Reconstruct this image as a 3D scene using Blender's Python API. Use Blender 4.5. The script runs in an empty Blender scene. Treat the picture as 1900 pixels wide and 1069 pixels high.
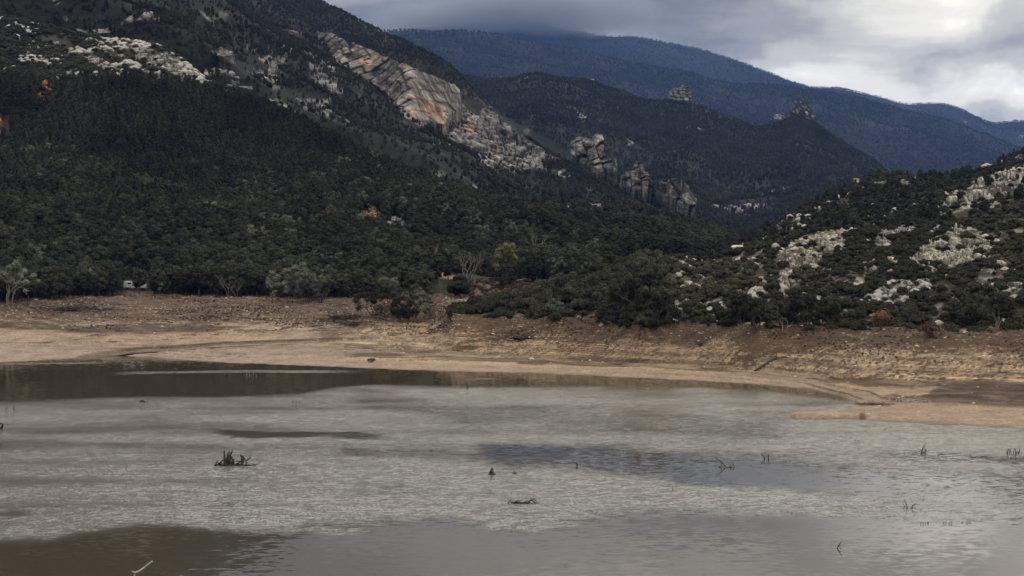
import bpy, math, random
import numpy as np
from mathutils import Vector, Matrix

rng = np.random.default_rng(7)
random.seed(7)
scene = bpy.context.scene
COL = scene.collection

# ------------------------------------------------------------------ camera
H, F, HY, CX = 28.0, 2610.0, 440.0, 950.0      # eye height, focal length, horizon row, centre column
cam_d = bpy.data.cameras.new('camera')
cam = bpy.data.objects.new('camera', cam_d)
COL.objects.link(cam)
cam.location = (0, 0, H)
cam.rotation_euler = (math.radians(90), 0, 0)
cam_d.sensor_width = 36.0
cam_d.lens = 36.0 * F / 1900.0
cam_d.shift_y = -(534.5 - HY) / 1900.0
cam_d.clip_start = 1.0
cam_d.clip_end = 60000.0
scene.camera = cam

# ------------------------------------------------------------------ sun and sky
SUN_EL, SUN_AZ = 38.0, 105.0                    # degrees; azimuth measured clockwise from the view direction
sun_d = bpy.data.lights.new('sun', 'SUN')
sun_d.energy = 0.7
sun_d.angle = math.radians(12)
sun_d.color = (1.0, 0.94, 0.86)
sun = bpy.data.objects.new('sun', sun_d)
COL.objects.link(sun)
sun.rotation_euler = (math.radians(90 - SUN_EL), 0, math.radians(180 - SUN_AZ))
SD = Vector((math.sin(math.radians(SUN_AZ)) * math.cos(math.radians(SUN_EL)),
             math.cos(math.radians(SUN_AZ)) * math.cos(math.radians(SUN_EL)), math.sin(math.radians(SUN_EL))))
sun.rotation_euler = SD.to_track_quat('Z', 'Y').to_euler()

world = bpy.data.worlds.new('World')
scene.world = world
world.use_nodes = True


class NT:
    """small helper for node trees"""
    def __init__(self, tree, clear=True):
        self.t = tree
        if clear:
            tree.nodes.clear()

    def n(self, typ, ins=None, **props):
        nd = self.t.nodes.new(typ)
        for k, v in props.items():
            setattr(nd, k, v)
        for k, v in (ins or {}).items():
            s = nd.inputs[k]
            if isinstance(v, bpy.types.NodeSocket):
                self.t.links.new(v, s)
            elif isinstance(v, bpy.types.Node):
                self.t.links.new(v.outputs[0], s)
            else:
                s.default_value = v
        return nd

    def math(self, op, a, b=0.0, c=None, clamp=False):
        ins = {0: a, 1: b}
        if c is not None:
            ins[2] = c
        return self.n('ShaderNodeMath', ins, operation=op, use_clamp=clamp).outputs[0]

    def vmath(self, op, a, b=(0, 0, 0), out=0):
        ins = {0: a}
        if op == 'SCALE':
            ins['Scale'] = b
        else:
            ins[1] = b
        return self.n('ShaderNodeVectorMath', ins, operation=op).outputs[out]

    def noise(self, vec, scale, detail=4.0, rough=0.55, out=0, dist=0.0):
        return self.n('ShaderNodeTexNoise', {'Vector': vec, 'Scale': scale, 'Detail': detail, 'Roughness': rough,
                                             'Distortion': dist}).outputs[out]

    def mapr(self, v, a, b, c, d, smooth=True):
        return self.n('ShaderNodeMapRange', {0: v, 1: a, 2: b, 3: c, 4: d},
                      interpolation_type='SMOOTHSTEP' if smooth else 'LINEAR').outputs[0]

    def mix(self, f, a, b, typ='MIX'):
        nd = self.t.nodes.new('ShaderNodeMix')
        nd.data_type = 'RGBA'
        nd.blend_type = typ
        for k, v in ((0, f), (6, a), (7, b)):
            if isinstance(v, bpy.types.NodeSocket):
                self.t.links.new(v, nd.inputs[k])
            else:
                if k != 0 and len(v) == 3:
                    v = (*v, 1.0)
                nd.inputs[k].default_value = v
        return nd.outputs[2]


def build_world():
    t = NT(world.node_tree)
    tc = t.n('ShaderNodeTexCoord').outputs['Generated']
    sep = t.n('ShaderNodeSeparateXYZ', {0: tc})
    x, y, z = sep.outputs
    sky = t.n('ShaderNodeTexSky', sky_type='NISHITA')
    sky.sun_disc = False
    sky.sun_elevation = math.radians(SUN_EL)
    sky.sun_rotation = math.radians(SUN_AZ)
    sky.altitude = 500
    # a cloud deck seen in perspective: divide by the height above the horizon
    zz = t.math('ADD', t.math('MAXIMUM', z, 0.0), 0.14)
    px = t.math('DIVIDE', x, zz)
    py = t.math('DIVIDE', y, zz)
    p = t.n('ShaderNodeCombineXYZ', {0: px, 1: py, 2: t.math('MULTIPLY', z, 2.0)}).outputs[0]
    big = t.noise(t.vmath('ADD', p, (3.1, 7.7, 0.0)), 0.55, 3.0, 0.5)
    mid = t.noise(t.vmath('ADD', p, (11.3, 2.2, 4.0)), 1.5, 7.0, 0.56, dist=0.3)
    # clear breaks in the deck round fixed sky directions, their edges warped
    wv = t.noise(tc, 9.0, 5.0, 0.6, out=1)
    warp = t.vmath('SCALE', t.vmath('SUBTRACT', wv, (0.5, 0.5, 0.5)), 0.10)
    dw = t.vmath('ADD', tc, warp)

    def blob(px_, py_, sx, sy, s):
        v = Vector(((px_ - CX) / F, 1.0, (HY - py_) / F)).normalized()
        d = t.vmath('SUBTRACT', dw, tuple(v))
        d = t.vmath('MULTIPLY', d, (F / sx, F / (sx + sy), F / sy))
        l = t.vmath('LENGTH', d, out=1)
        g = t.math('MULTIPLY', t.mapr(l, 0.0, 1.0, 1.0, 0.0), s)
        return g
    v = t.math('MULTIPLY', t.math('SUBTRACT', mid, 0.5), 0.9)
    v = t.math('ADD', v, t.math('MULTIPLY', t.math('SUBTRACT', big, 0.5), 0.7))
    v = t.math('ADD', v, 0.365)
    for b in BLOBS:
        v = t.math('ADD', v, blob(*b))
    # cloud is thinner towards the hidden sun; unseen sky above brightened for the water
    sd = t.vmath('DOT_PRODUCT', tc, tuple(SD), out=1)
    v = t.math('ADD', v, t.mapr(sd, -0.6, 0.9, -0.06, 0.20))
    v = t.math('ADD', v, t.mapr(z, 0.15, 0.40, 0.0, 0.60))
    ramp = t.n('ShaderNodeValToRGB', {0: v})
    cr = ramp.color_ramp
    cr.interpolation = 'EASE'
    stops = [(0.0, (0.115, 0.12, 0.14)), (0.2, (0.19, 0.20, 0.215)), (0.38, (0.34, 0.345, 0.35)),
             (0.56, (0.60, 0.60, 0.58)), (0.74, (0.95, 0.94, 0.90)), (1.0, (1.75, 1.74, 1.7))]
    cr.elements[0].position, cr.elements[1].position = stops[0][0], stops[-1][0]
    cr.elements[0].color = (*stops[0][1], 1)
    cr.elements[1].color = (*stops[-1][1], 1)
    for s, c in stops[1:-1]:
        cr.elements.new(s).color = (*c, 1)
    cl = t.vmath('SCALE', t.vmath('MULTIPLY', ramp.outputs[0], (1.05, 1.0, 0.885)), SKY_GAIN / 0.08)
    c = t.mix(0.97, sky.outputs[0], cl)
    bg = t.n('ShaderNodeBackground', {0: c, 1: 0.08})
    t.n('ShaderNodeOutputWorld', {0: bg})


SKY_GAIN = 1.0
BLOBS = [(1660, 60, 430, 170, 0.23), (1780, -120, 360, 170, 0.38), (1560, 190, 520, 110, 0.25),
         (1200, 10, 480, 80, -0.17), (1360, 75, 260, 55, -0.18), (1700, 105, 120, 40, -0.16), (1890, 30, 90, 90, -0.12),
         (1870, 190, 260, 60, 0.22), (800, 60, 420, 90, -0.10)]
build_world()

scene.view_settings.view_transform = 'Standard'
scene.view_settings.look = 'None'
scene.view_settings.gamma = 1.0
scene.view_settings.exposure = 0.2
scene.view_settings.use_curve_mapping = False
scene.cycles.use_denoising = True
scene.cycles.max_bounces = 4
scene.cycles.diffuse_bounces = 2
scene.cycles.glossy_bounces = 3
scene.cycles.volume_bounces = 0
scene.cycles.sample_clamp_indirect = 4.0

# ------------------------------------------------------------------ numpy noise
def _hash(ix, iy, iz, seed):
    with np.errstate(over='ignore'):
        h = (ix.astype(np.uint32) * np.uint32(374761393) + iy.astype(np.uint32) * np.uint32(668265263)
             + iz.astype(np.uint32) * np.uint32(2147483647 ^ 0x5bd1e995) + np.uint32((seed * 974634777) & 0xffffffff))
        h = (h ^ (h >> np.uint32(13))) * np.uint32(1274126177)
        h = (h ^ (h >> np.uint32(15))) * np.uint32(2246822519)
        h = h ^ (h >> np.uint32(13))
    return h.astype(np.float64) / 4294967295.0 * 2 - 1


def vn(x, y, z=None, seed=0):
    x = np.asarray(x, float); y = np.asarray(y, float)
    z = np.zeros_like(x) if z is None else np.asarray(z, float)
    fx, fy, fz = np.floor(x), np.floor(y), np.floor(z)
    ix, iy, iz = fx.astype(np.int64), fy.astype(np.int64), fz.astype(np.int64)
    u, v, w = x - fx, y - fy, z - fz
    u = u * u * u * (u * (u * 6 - 15) + 10); v = v * v * v * (v * (v * 6 - 15) + 10); w = w * w * w * (w * (w * 6 - 15) + 10)
    r = 0
    for dx, wx in ((0, 1 - u), (1, u)):
        for dy, wy in ((0, 1 - v), (1, v)):
            for dz, wz in ((0, 1 - w), (1, w)):
                if dz == 1 and not np.any(w):
                    continue
                r = r + wx * wy * wz * _hash(ix + dx, iy + dy, iz + dz, seed)
    return r


def fbm(x, y, z=None, octv=4, seed=0, gain=0.5, lac=2.03):
    a, s, r, n = 1.0, 1.0, 0.0, 0.0
    for o in range(octv):
        r = r + a * vn(np.asarray(x) * s + 13.7 * o, np.asarray(y) * s + 7.3 * o, None if z is None else np.asarray(z) * s, seed + o * 17)
        n += a
        a *= gain; s *= lac
    return r / n * 1.6


def sstep(a, b, x):
    t = np.clip((x - a) / (b - a), 0, 1)
    return t * t * (3 - 2 * t)


def ip(px, pts):
    pts = sorted(pts)
    return np.interp(px, [p[0] for p in pts], [p[1] for p in pts])


def in_poly(px, py, poly):
    inside = np.zeros(np.shape(px), bool)
    n = len(poly)
    for i in range(n):
        x1, y1 = poly[i]; x2, y2 = poly[(i + 1) % n]
        if y1 == y2:
            continue
        c = ((y1 > py) != (y2 > py)) & (px < (x2 - x1) * (py - y1) / (y2 - y1) + x1)
        inside ^= c
    return inside


def sdist(px, py, poly):
    """signed distance to a polygon in picture pixels, positive inside"""
    d = np.full(np.shape(px), 1e9)
    n = len(poly)
    for i in range(n):
        x1, y1 = poly[i]; x2, y2 = poly[(i + 1) % n]
        ex, ey = x2 - x1, y2 - y1
        t = np.clip(((px - x1) * ex + (py - y1) * ey) / (ex * ex + ey * ey + 1e-9), 0, 1)
        d = np.minimum(d, np.hypot(px - x1 - t * ex, py - y1 - t * ey))
    return np.where(in_poly(px, py, poly), d, -d)


def dline(px, py, pts):
    d = np.full(np.shape(px), 1e9)
    for (x1, y1), (x2, y2) in zip(pts[:-1], pts[1:]):
        ex, ey = x2 - x1, y2 - y1
        t = np.clip(((px - x1) * ex + (py - y1) * ey) / (ex * ex + ey * ey + 1e-9), 0, 1)
        d = np.minimum(d, np.hypot(px - x1 - t * ex, py - y1 - t * ey))
    return d


# ------------------------------------------------------------------ mesh helpers
def mesh_np(name, V, Fc, mat=None, col=None, smooth=True, attrs=None):
    """V (n,3); Fc (m,k) with k = 3 or 4, or a list of such arrays"""
    me = bpy.data.meshes.new(name)
    if not isinstance(Fc, list):
        Fc = [Fc]
    Fc = [np.asarray(f) for f in Fc if len(f)]
    me.vertices.add(len(V))
    me.vertices.foreach_set('co', np.asarray(V, np.float32).ravel())
    nl = sum(f.size for f in Fc)
    nf = sum(len(f) for f in Fc)
    me.loops.add(nl)
    me.loops.foreach_set('vertex_index', np.concatenate([f.ravel() for f in Fc]).astype(np.int32))
    me.polygons.add(nf)
    tot = np.concatenate([np.full(len(f), f.shape[1], np.int32) for f in Fc])
    st = np.concatenate([[0], np.cumsum(tot)[:-1]]).astype(np.int32)
    me.polygons.foreach_set('loop_start', st)
    try:
        me.polygons.foreach_set('loop_total', tot)
    except Exception:
        pass
    me.polygons.foreach_set('use_smooth', np.full(nf, smooth, bool))
    if col is not None:
        a = me.color_attributes.new('col', 'FLOAT_COLOR', 'POINT')
        c = np.ones((len(V), 4), np.float32)
        c[:, :3] = col
        a.data.foreach_set('color', c.ravel())
    for k, v in (attrs or {}).items():
        a = me.attributes.new(k, 'FLOAT', 'POINT')
        a.data.foreach_set('value', np.asarray(v, np.float32))
    me.update(calc_edges=True)
    me.validate()
    if mat:
        me.materials.append(mat)
    return me


def obj(name, me, parent=None, loc=None, **props):
    o = bpy.data.objects.new(name, me)
    COL.objects.link(o)
    if parent:
        o.parent = parent
    if loc is not None:
        o.location = loc
    for k, v in props.items():
        o[k] = v
    return o


def thing(name, label, cat, loc, rz=0.0, sc=1.0, group=None):
    o = bpy.data.objects.new(name, None)
    o.empty_display_size = 0.5
    COL.objects.link(o)
    o.location = loc
    o.rotation_euler = (0, 0, rz)
    o.scale = (sc, sc, sc) if not hasattr(sc, '__len__') else sc
    o['label'] = label; o['category'] = cat
    if group:
        o['group'] = group
    return o


def grid_faces(nc, nr, keep=None):
    c, r = np.meshgrid(np.arange(nc - 1), np.arange(nr - 1), indexing='ij')
    a = c * nr + r
    q = np.stack([a, a + nr, a + nr + 1, a + 1], -1).reshape(-1, 4)
    if keep is not None:
        k = (keep[:-1, :-1] | keep[1:, :-1] | keep[:-1, 1:] | keep[1:, 1:]).reshape(-1)
        q = q[k]
    return q


def W(px, py, Y):
    return np.stack([(px - CX) / F * Y, Y + 0 * px, H - (py - HY) / F * Y], -1)


def zOf(py, Y):
    return H - (py - HY) / F * Y


def yOf(py, z):
    return (H - z) * F / (py - HY)


# ------------------------------------------------------------------ materials
def princ(name):
    m = bpy.data.materials.new(name)
    m.use_nodes = True
    t = NT(m.node_tree)
    return m, t


def finish(t, base, rough=0.9, normal=None, spec=0.2, **kw):
    ins = {'Base Color': base, 'Roughness': rough, 'Specular IOR Level': spec}
    if normal is not None:
        ins['Normal'] = normal
    ins.update(kw)
    b = t.n('ShaderNodeBsdfPrincipled', ins)
    t.n('ShaderNodeOutputMaterial', {0: b})
    return b


def mat_vcol(name, s1, s2, lo=0.6, hi=1.35, bump=0.3, bscale=None, bdist=0.3, rough=0.95, spec=0.1, aniso=(1, 1, 1)):
    m, t = princ(name)
    pos = t.n('ShaderNodeNewGeometry').outputs['Position']
    pa = t.vmath('MULTIPLY', pos, aniso)
    col = t.n('ShaderNodeAttribute', attribute_name='col').outputs['Color']
    n1 = t.noise(pa, s1, 6.0, 0.6)
    n2 = t.noise(pa, s2, 5.0, 0.65)
    k = t.math('MULTIPLY', t.mapr(n1, 0.3, 0.7, lo, hi), t.mapr(n2, 0.3, 0.7, 0.75, 1.25))
    base = t.vmath('SCALE', col, k)
    nb = t.noise(pa, bscale or s2, 6.0, 0.65)
    bp = t.n('ShaderNodeBump', {'Strength': bump, 'Distance': bdist, 'Height': nb}).outputs[0]
    finish(t, base, rough, bp, spec)
    return m


def mat_plain(name, c, rough=0.85, spec=0.2, var=0.25, scale=4.0, bump=0.2, bdist=0.03, obj_space=True):
    m, t = princ(name)
    tc = t.n('ShaderNodeTexCoord').outputs['Object']
    n1 = t.noise(tc, scale, 5.0, 0.6)
    base = t.vmath('SCALE', t.n('ShaderNodeRGB').outputs[0], t.mapr(n1, 0.3, 0.7, 1 - var, 1 + var))
    m.node_tree.nodes['RGB'].outputs[0].default_value = (*c, 1)
    bp = t.n('ShaderNodeBump', {'Strength': bump, 'Distance': bdist, 'Height': t.noise(tc, scale * 3, 4.0)}).outputs[0]
    finish(t, base, rough, bp, spec)
    return m


def mat_leaf(name, ca, cb, hue=0.12):
    """foliage; 'tint' varies from clump to clump, the object's random number from plant to plant"""
    m, t = princ(name)
    ti = t.n('ShaderNodeAttribute', attribute_name='tint').outputs['Fac']
    rnd = t.n('ShaderNodeObjectInfo').outputs['Random']
    pos = t.n('ShaderNodeNewGeometry').outputs['Position']
    n = t.noise(pos, 0.016, 3.0, 0.6)
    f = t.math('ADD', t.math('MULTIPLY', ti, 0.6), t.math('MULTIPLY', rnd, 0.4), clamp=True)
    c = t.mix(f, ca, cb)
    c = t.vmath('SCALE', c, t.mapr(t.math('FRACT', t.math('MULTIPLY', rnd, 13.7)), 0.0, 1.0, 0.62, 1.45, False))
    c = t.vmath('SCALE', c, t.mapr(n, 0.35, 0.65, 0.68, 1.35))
    hs = t.n('ShaderNodeHueSaturation', {'Hue': t.mapr(t.math('FRACT', t.math('MULTIPLY', rnd, 7.13)), 0.0, 1.0, 0.5 - hue * 0.3, 0.5 + hue * 0.2, False),
                                         'Saturation': 0.95, 'Value': 1.0, 'Color': c})
    finish(t, hs.outputs[0], 0.85, None, 0.12)
    return m


M_PINE = mat_leaf('pine_needles', (0.0115, 0.0132, 0.009), (0.030, 0.032, 0.020))
M_SHRUB = mat_leaf('shrub_leaves', (0.014, 0.015, 0.010), (0.042, 0.042, 0.026))
M_GREY = mat_leaf('grey_leaves', (0.042, 0.047, 0.032), (0.088, 0.092, 0.066))
M_YEL = mat_leaf('yellowish_leaves', (0.05, 0.053, 0.025), (0.11, 0.105, 0.045))
M_RUST = mat_leaf('rusty_leaves', (0.055, 0.032, 0.014), (0.15, 0.085, 0.03))
M_DEAD = mat_leaf('dead_twigs', (0.05, 0.033, 0.024), (0.13, 0.088, 0.066))
M_BARK = mat_plain('bark', (0.055, 0.043, 0.036), var=0.5, scale=3)
M_PALEBARK = mat_plain('pale_bark', (0.13, 0.115, 0.098), var=0.4, scale=3)
M_WETWOOD = mat_plain('wet_wood', (0.018, 0.014, 0.012), rough=0.6, var=0.5, scale=4, spec=0.3)
M_DRIFT = mat_plain('weathered_wood', (0.085, 0.062, 0.05), var=0.5, scale=3)
M_DRIFTPALE = mat_plain('bleached_wood', (0.30, 0.26, 0.22), var=0.4, scale=3)
M_WHITE = mat_plain('white_paint', (0.55, 0.55, 0.54), rough=0.4, var=0.08, scale=1.0, bump=0.02)
M_GLASS = mat_plain('dark_glass', (0.02, 0.022, 0.025), rough=0.12, spec=0.5, var=0.1, bump=0.0)
M_TYRE = mat_plain('tyre_rubber', (0.02, 0.02, 0.02), var=0.2)
M_RAIL = mat_plain('galvanised_steel', (0.33, 0.34, 0.34), rough=0.5, var=0.2)
M_PLASTER = mat_plain('plaster', (0.42, 0.38, 0.33), var=0.15, scale=0.8)
M_ROOF = mat_plain('roof_tiles', (0.22, 0.11, 0.075), var=0.35, scale=2.0)
M_LIMEST = mat_plain('limestone_block', (0.25, 0.238, 0.222), var=0.35, scale=1.5, bump=0.5, bdist=0.1)
M_STONE = mat_plain('pale_stone', (0.34, 0.29, 0.24), var=0.35, scale=1.5, bump=0.5, bdist=0.1)
M_MUD, t = princ('mud')
_pos = t.n('ShaderNodeNewGeometry').outputs['Position']
_col = t.n('ShaderNodeAttribute', attribute_name='col').outputs['Color']
_litter_shade = t.n('ShaderNodeAttribute', attribute_name='lit').outputs['Fac']
_n1 = t.noise(_pos, 0.25, 6.0, 0.6)
_n2 = t.noise(_pos, 1.8, 6.0, 0.68)
_n3 = t.noise(t.vmath('MULTIPLY', _pos, (0.8, 1.5, 1.5)), 1.9, 7.0, 0.72)
_k = t.math('MULTIPLY', t.mapr(_n1, 0.3, 0.7, 0.82, 1.18), t.mapr(_n2, 0.32, 0.68, 0.72, 1.26))
_c = t.vmath('SCALE', _col, _k)
_th = t.math('SUBTRACT', 0.655, t.math('MULTIPLY', _litter_shade, 0.22))
_m = t.mapr(t.math('SUBTRACT', _n3, _th), -0.035, 0.05, 0.0, 0.85)
_c = t.mix(_m, _c, (0.062, 0.040, 0.030))
_ra = t.n('ShaderNodeVectorRotate', {'Vector': _pos, 'Angle': math.radians(-33)}, rotation_type='Z_AXIS').outputs[0]
_sl = t.noise(t.vmath('MULTIPLY', _ra, (0.16, 1.5, 1.0)), 1.0, 6.0, 0.68)
_se = t.n('ShaderNodeSeparateXYZ', {0: _pos})
_sm = t.math('MULTIPLY', t.mapr(_sl, 0.53, 0.59, 0.0, 0.8), t.math('MULTIPLY', t.mapr(_se.outputs[2], 0.8, 2.2, 0.0, 1.0), t.mapr(_se.outputs[0], -35.0, 0.0, 0.25, 1.0)))
_c = t.mix(_sm, _c, (0.078, 0.050, 0.037))
_h = t.math('ADD', t.math('ADD', t.noise(_pos, 1.2, 7.0, 0.68), t.math('MULTIPLY', _m, 0.35)), t.math('MULTIPLY', _sm, -0.4))
_b = t.n('ShaderNodeBump', {'Strength': 0.8, 'Distance': 0.45, 'Height': _h}).outputs[0]
finish(t, _c, 0.88, _b, 0.15)
M_HILL = mat_vcol('hillside', 0.02, 0.12, 0.7, 1.35, bump=0.8, bscale=0.15, bdist=3.0)
M_FAR = mat_vcol('far_hillside', 0.004, 0.03, 0.75, 1.3, bump=1.0, bscale=0.025, bdist=18.0)
M_ROCK = mat_vcol('limestone', 0.2, 1.3, 0.5, 1.4, bump=1.0, bscale=0.9, bdist=1.3, aniso=(1, 1, 1.6))
M_CLIFF, t = princ('cliff_limestone')
_pos = t.n('ShaderNodeNewGeometry').outputs['Position']
_col = t.n('ShaderNodeAttribute', attribute_name='col').outputs['Color']
_rot = t.n('ShaderNodeVectorRotate', {'Vector': _pos, 'Angle': math.radians(-24)}, rotation_type='Y_AXIS').outputs[0]
_st = t.noise(t.vmath('MULTIPLY', _rot, (0.012, 0.012, 0.16)), 1.0, 6.0, 0.62)
_vt = t.noise(t.vmath('MULTIPLY', _pos, (0.16, 0.16, 0.022)), 1.0, 5.0, 0.6)
_nn = t.noise(_pos, 0.05, 8.0, 0.66)
_f = t.noise(_pos, 0.28, 5.0, 0.7)
_k = t.math('MULTIPLY', t.mapr(_nn, 0.34, 0.66, 0.55, 1.35), t.mapr(_vt, 0.36, 0.64, 0.72, 1.2))
_k = t.math('MULTIPLY', _k, t.mapr(_st, 0.38, 0.62, 0.62, 1.3))
_k = t.math('MULTIPLY', _k, t.mapr(_f, 0.36, 0.64, 0.75, 1.25))
_c = t.vmath('SCALE', _col, _k)
_g = t.mapr(t.math('ADD', t.math('MULTIPLY', _st, 0.5), t.math('MULTIPLY', _nn, 0.5)), 0.425, 0.375, 0.0, 0.8)
_c = t.mix(_g, _c, (0.020, 0.020, 0.016))
_h = t.math('ADD', t.math('MULTIPLY', _st, 1.0), t.math('MULTIPLY', _nn, 0.9))
finish(t, _c, 0.95, t.n('ShaderNodeBump', {'Strength': 1.0, 'Distance': 9.0, 'Height': _h}).outputs[0], 0.1)


# ------------------------------------------------------------------ terrain layers
class Layer:
    def __init__(self, name, px0, px1, step, rows, nr, noise, mat, colf=None, smooth=2, label=None):
        self.px = np.arange(px0, px1 + step, step, dtype=float)
        nc = len(self.px)
        vs = [r[0] for r in rows]
        Yc = np.stack([np.broadcast_to(r[1](self.px), (nc,)) for r in rows], 1)
        Zc = np.stack([np.broadcast_to(r[2](self.px), (nc,)) for r in rows], 1)
        v = np.linspace(0, 1, nr)
        Y = np.stack([np.interp(v, vs, Yc[i]) for i in range(nc)])
        Z = np.stack([np.interp(v, vs, Zc[i]) for i in range(nc)])
        for _ in range(smooth):
            for A in (Y, Z):
                A[:, 1:-1] = (A[:, :-2] + 2 * A[:, 1:-1] + A[:, 2:]) / 4
                A[1:-1] = (A[:-2] + 2 * A[1:-1] + A[2:]) / 4
        self.nc, self.nr, self.name, self.noise, self.v = nc, nr, name, noise, v
        self.Y, self.Z = Y, Z
        self.X = (self.px[:, None] - CX) / F * Y
        self.PY = HY + (H - Z) / Y * F
        if noise:
            self.Zn = Z + noise(self.X, Y, np.broadcast_to(v, Y.shape), self.PY, self.px[:, None] + 0 * Y)
        else:
            self.Zn = Z.copy()
        self.top = self.PY.min(1)
        if mat:
            PX = self.px[:, None] + 0 * Y
            PYn = HY + (H - self.Zn) / Y * F
            c = colf(PX, PYn, self.X, Y, self.Zn).reshape(-1, 3) if colf else None
            V = np.stack([self.X, Y, self.Zn], -1).reshape(-1, 3)
            me = mesh_np(name, V, grid_faces(nc, nr), mat, c)
            self.o = obj(name, me, kind='structure', label=label or name)

    def at(self, px, py, smooth=False):
        px = np.atleast_1d(np.asarray(px, float)); py = np.atleast_1d(np.asarray(py, float))
        st = self.px[1] - self.px[0]
        ci = np.clip((px - self.px[0]) / st, 0, self.nc - 1.001)
        c0 = ci.astype(int); fc = ci - c0
        out = 0
        for c, w in ((c0, 1 - fc), (c0 + 1, fc)):
            P = self.PY[c]
            m = P <= py[:, None]
            r = np.argmax(m, 1)
            none = ~m.any(1)
            r = np.where(none, np.argmin(P, 1), r)
            r = np.clip(r, 1, self.nr - 1)
            k = np.arange(len(px))
            a, b = P[k, r - 1], P[k, r]
            f = np.where(none, 1.0, np.clip((a - py) / np.where(np.abs(a - b) < 1e-6, 1e-6, a - b), 0, 1))
            A = np.stack([self.Y, self.Z if smooth else self.Zn], -1)
            out = out + (A[c, r - 1] * (1 - f)[:, None] + A[c, r] * f[:, None]) * w[:, None]
        Y, Z = out[:, 0], out[:, 1]
        return np.stack([(px - CX) / F * Y, Y, Z], -1)

    def scatter(self, n, mask, seed=1):
        r = np.random.default_rng(seed)
        P = np.stack([self.X, self.Y, self.Zn], -1)
        PYn = HY + (H - self.Zn) / self.Y * F
        d1 = P[1:, :-1] - P[:-1, :-1]; d2 = P[:-1, 1:] - P[:-1, :-1]
        area = np.linalg.norm(np.cross(d1, d2), axis=-1)
        PX = np.broadcast_to(self.px[:, None], self.Y.shape)
        m = mask(PX[:-1, :-1], PYn[:-1, :-1], P[:-1, :-1, 0], P[:-1, :-1, 1], P[:-1, :-1, 2])
        # only what can face the camera
        run = np.minimum.accumulate(PYn, axis=1)[:-1, :-1]
        w = area * np.clip(m, 0, None) * (PYn[:-1, :-1] < run + 14)
        w = w.ravel()
        tot = w.sum()
        idx = r.choice(len(w), size=n, p=w / tot)
        c, q = np.divmod(idx, self.nr - 1)
        u, v = r.random(n)[:, None], r.random(n)[:, None]
        p = (P[c, q] * (1 - u) * (1 - v) + P[c + 1, q] * u * (1 - v) + P[c, q + 1] * (1 - u) * v + P[c + 1, q + 1] * u * v)
        return p


def proj(p):
    return CX + p[:, 0] / p[:, 1] * F, HY + (H - p[:, 2]) / p[:, 1] * F


# picture lines the relief was read from
L_wat = [(-300, 676), (0, 673), (60, 670), (150, 664), (200, 660), (280, 662), (330, 667), (400, 672), (500, 676), (650, 682), (800, 688),
         (1000, 693), (1200, 702), (1400, 712), (1500, 721), (1560, 735), (1588, 746), (1598, 756), (1606, 779), (1700, 786), (1900, 797), (2200, 812)]
L_tree = [(-300, 566), (0, 562), (150, 551), (300, 547), (450, 549), (600, 552), (700, 556), (790, 558), (815, 566), (845, 582), (900, 582), (1000, 586),
          (1100, 590), (1200, 600), (1270, 592), (1400, 602), (1600, 606), (1700, 608), (1900, 612), (2200, 618)]
L_b1 = [(-300, 642), (0, 640), (500, 650), (620, 662), (800, 673), (1000, 679), (1300, 694), (1500, 710), (1590, 735), (1640, 746), (1900, 748), (2200, 752)]
Z_b1 = [(0, 1.5), (500, 1.4), (620, 1.0), (800, 0.7), (1500, 0.6), (1600, 0.7), (1900, 0.8)]
L_b2 = [(-300, 612), (0, 612), (400, 610), (500, 607), (600, 628), (700, 642), (800, 650), (1000, 664), (1300, 680), (1500, 695), (1600, 705), (1900, 706), (2200, 712)]
Z_b2 = [(0, 3.8), (500, 4.0), (620, 2.4), (800, 1.8), (1000, 1.3), (1500, 1.3), (1600, 1.8), (1900, 2.0)]
PEN = [(1458, 771), (1480, 766), (1520, 765), (1560, 761), (1600, 754), (1640, 745), (1700, 740), (1700, 784), (1660, 783), (1600, 779), (1560, 778), (1480, 779)]
STREAM = [(690, 627), (600, 631), (500, 635), (400, 639), (330, 645), (250, 650), (190, 660), (150, 668)]


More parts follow.
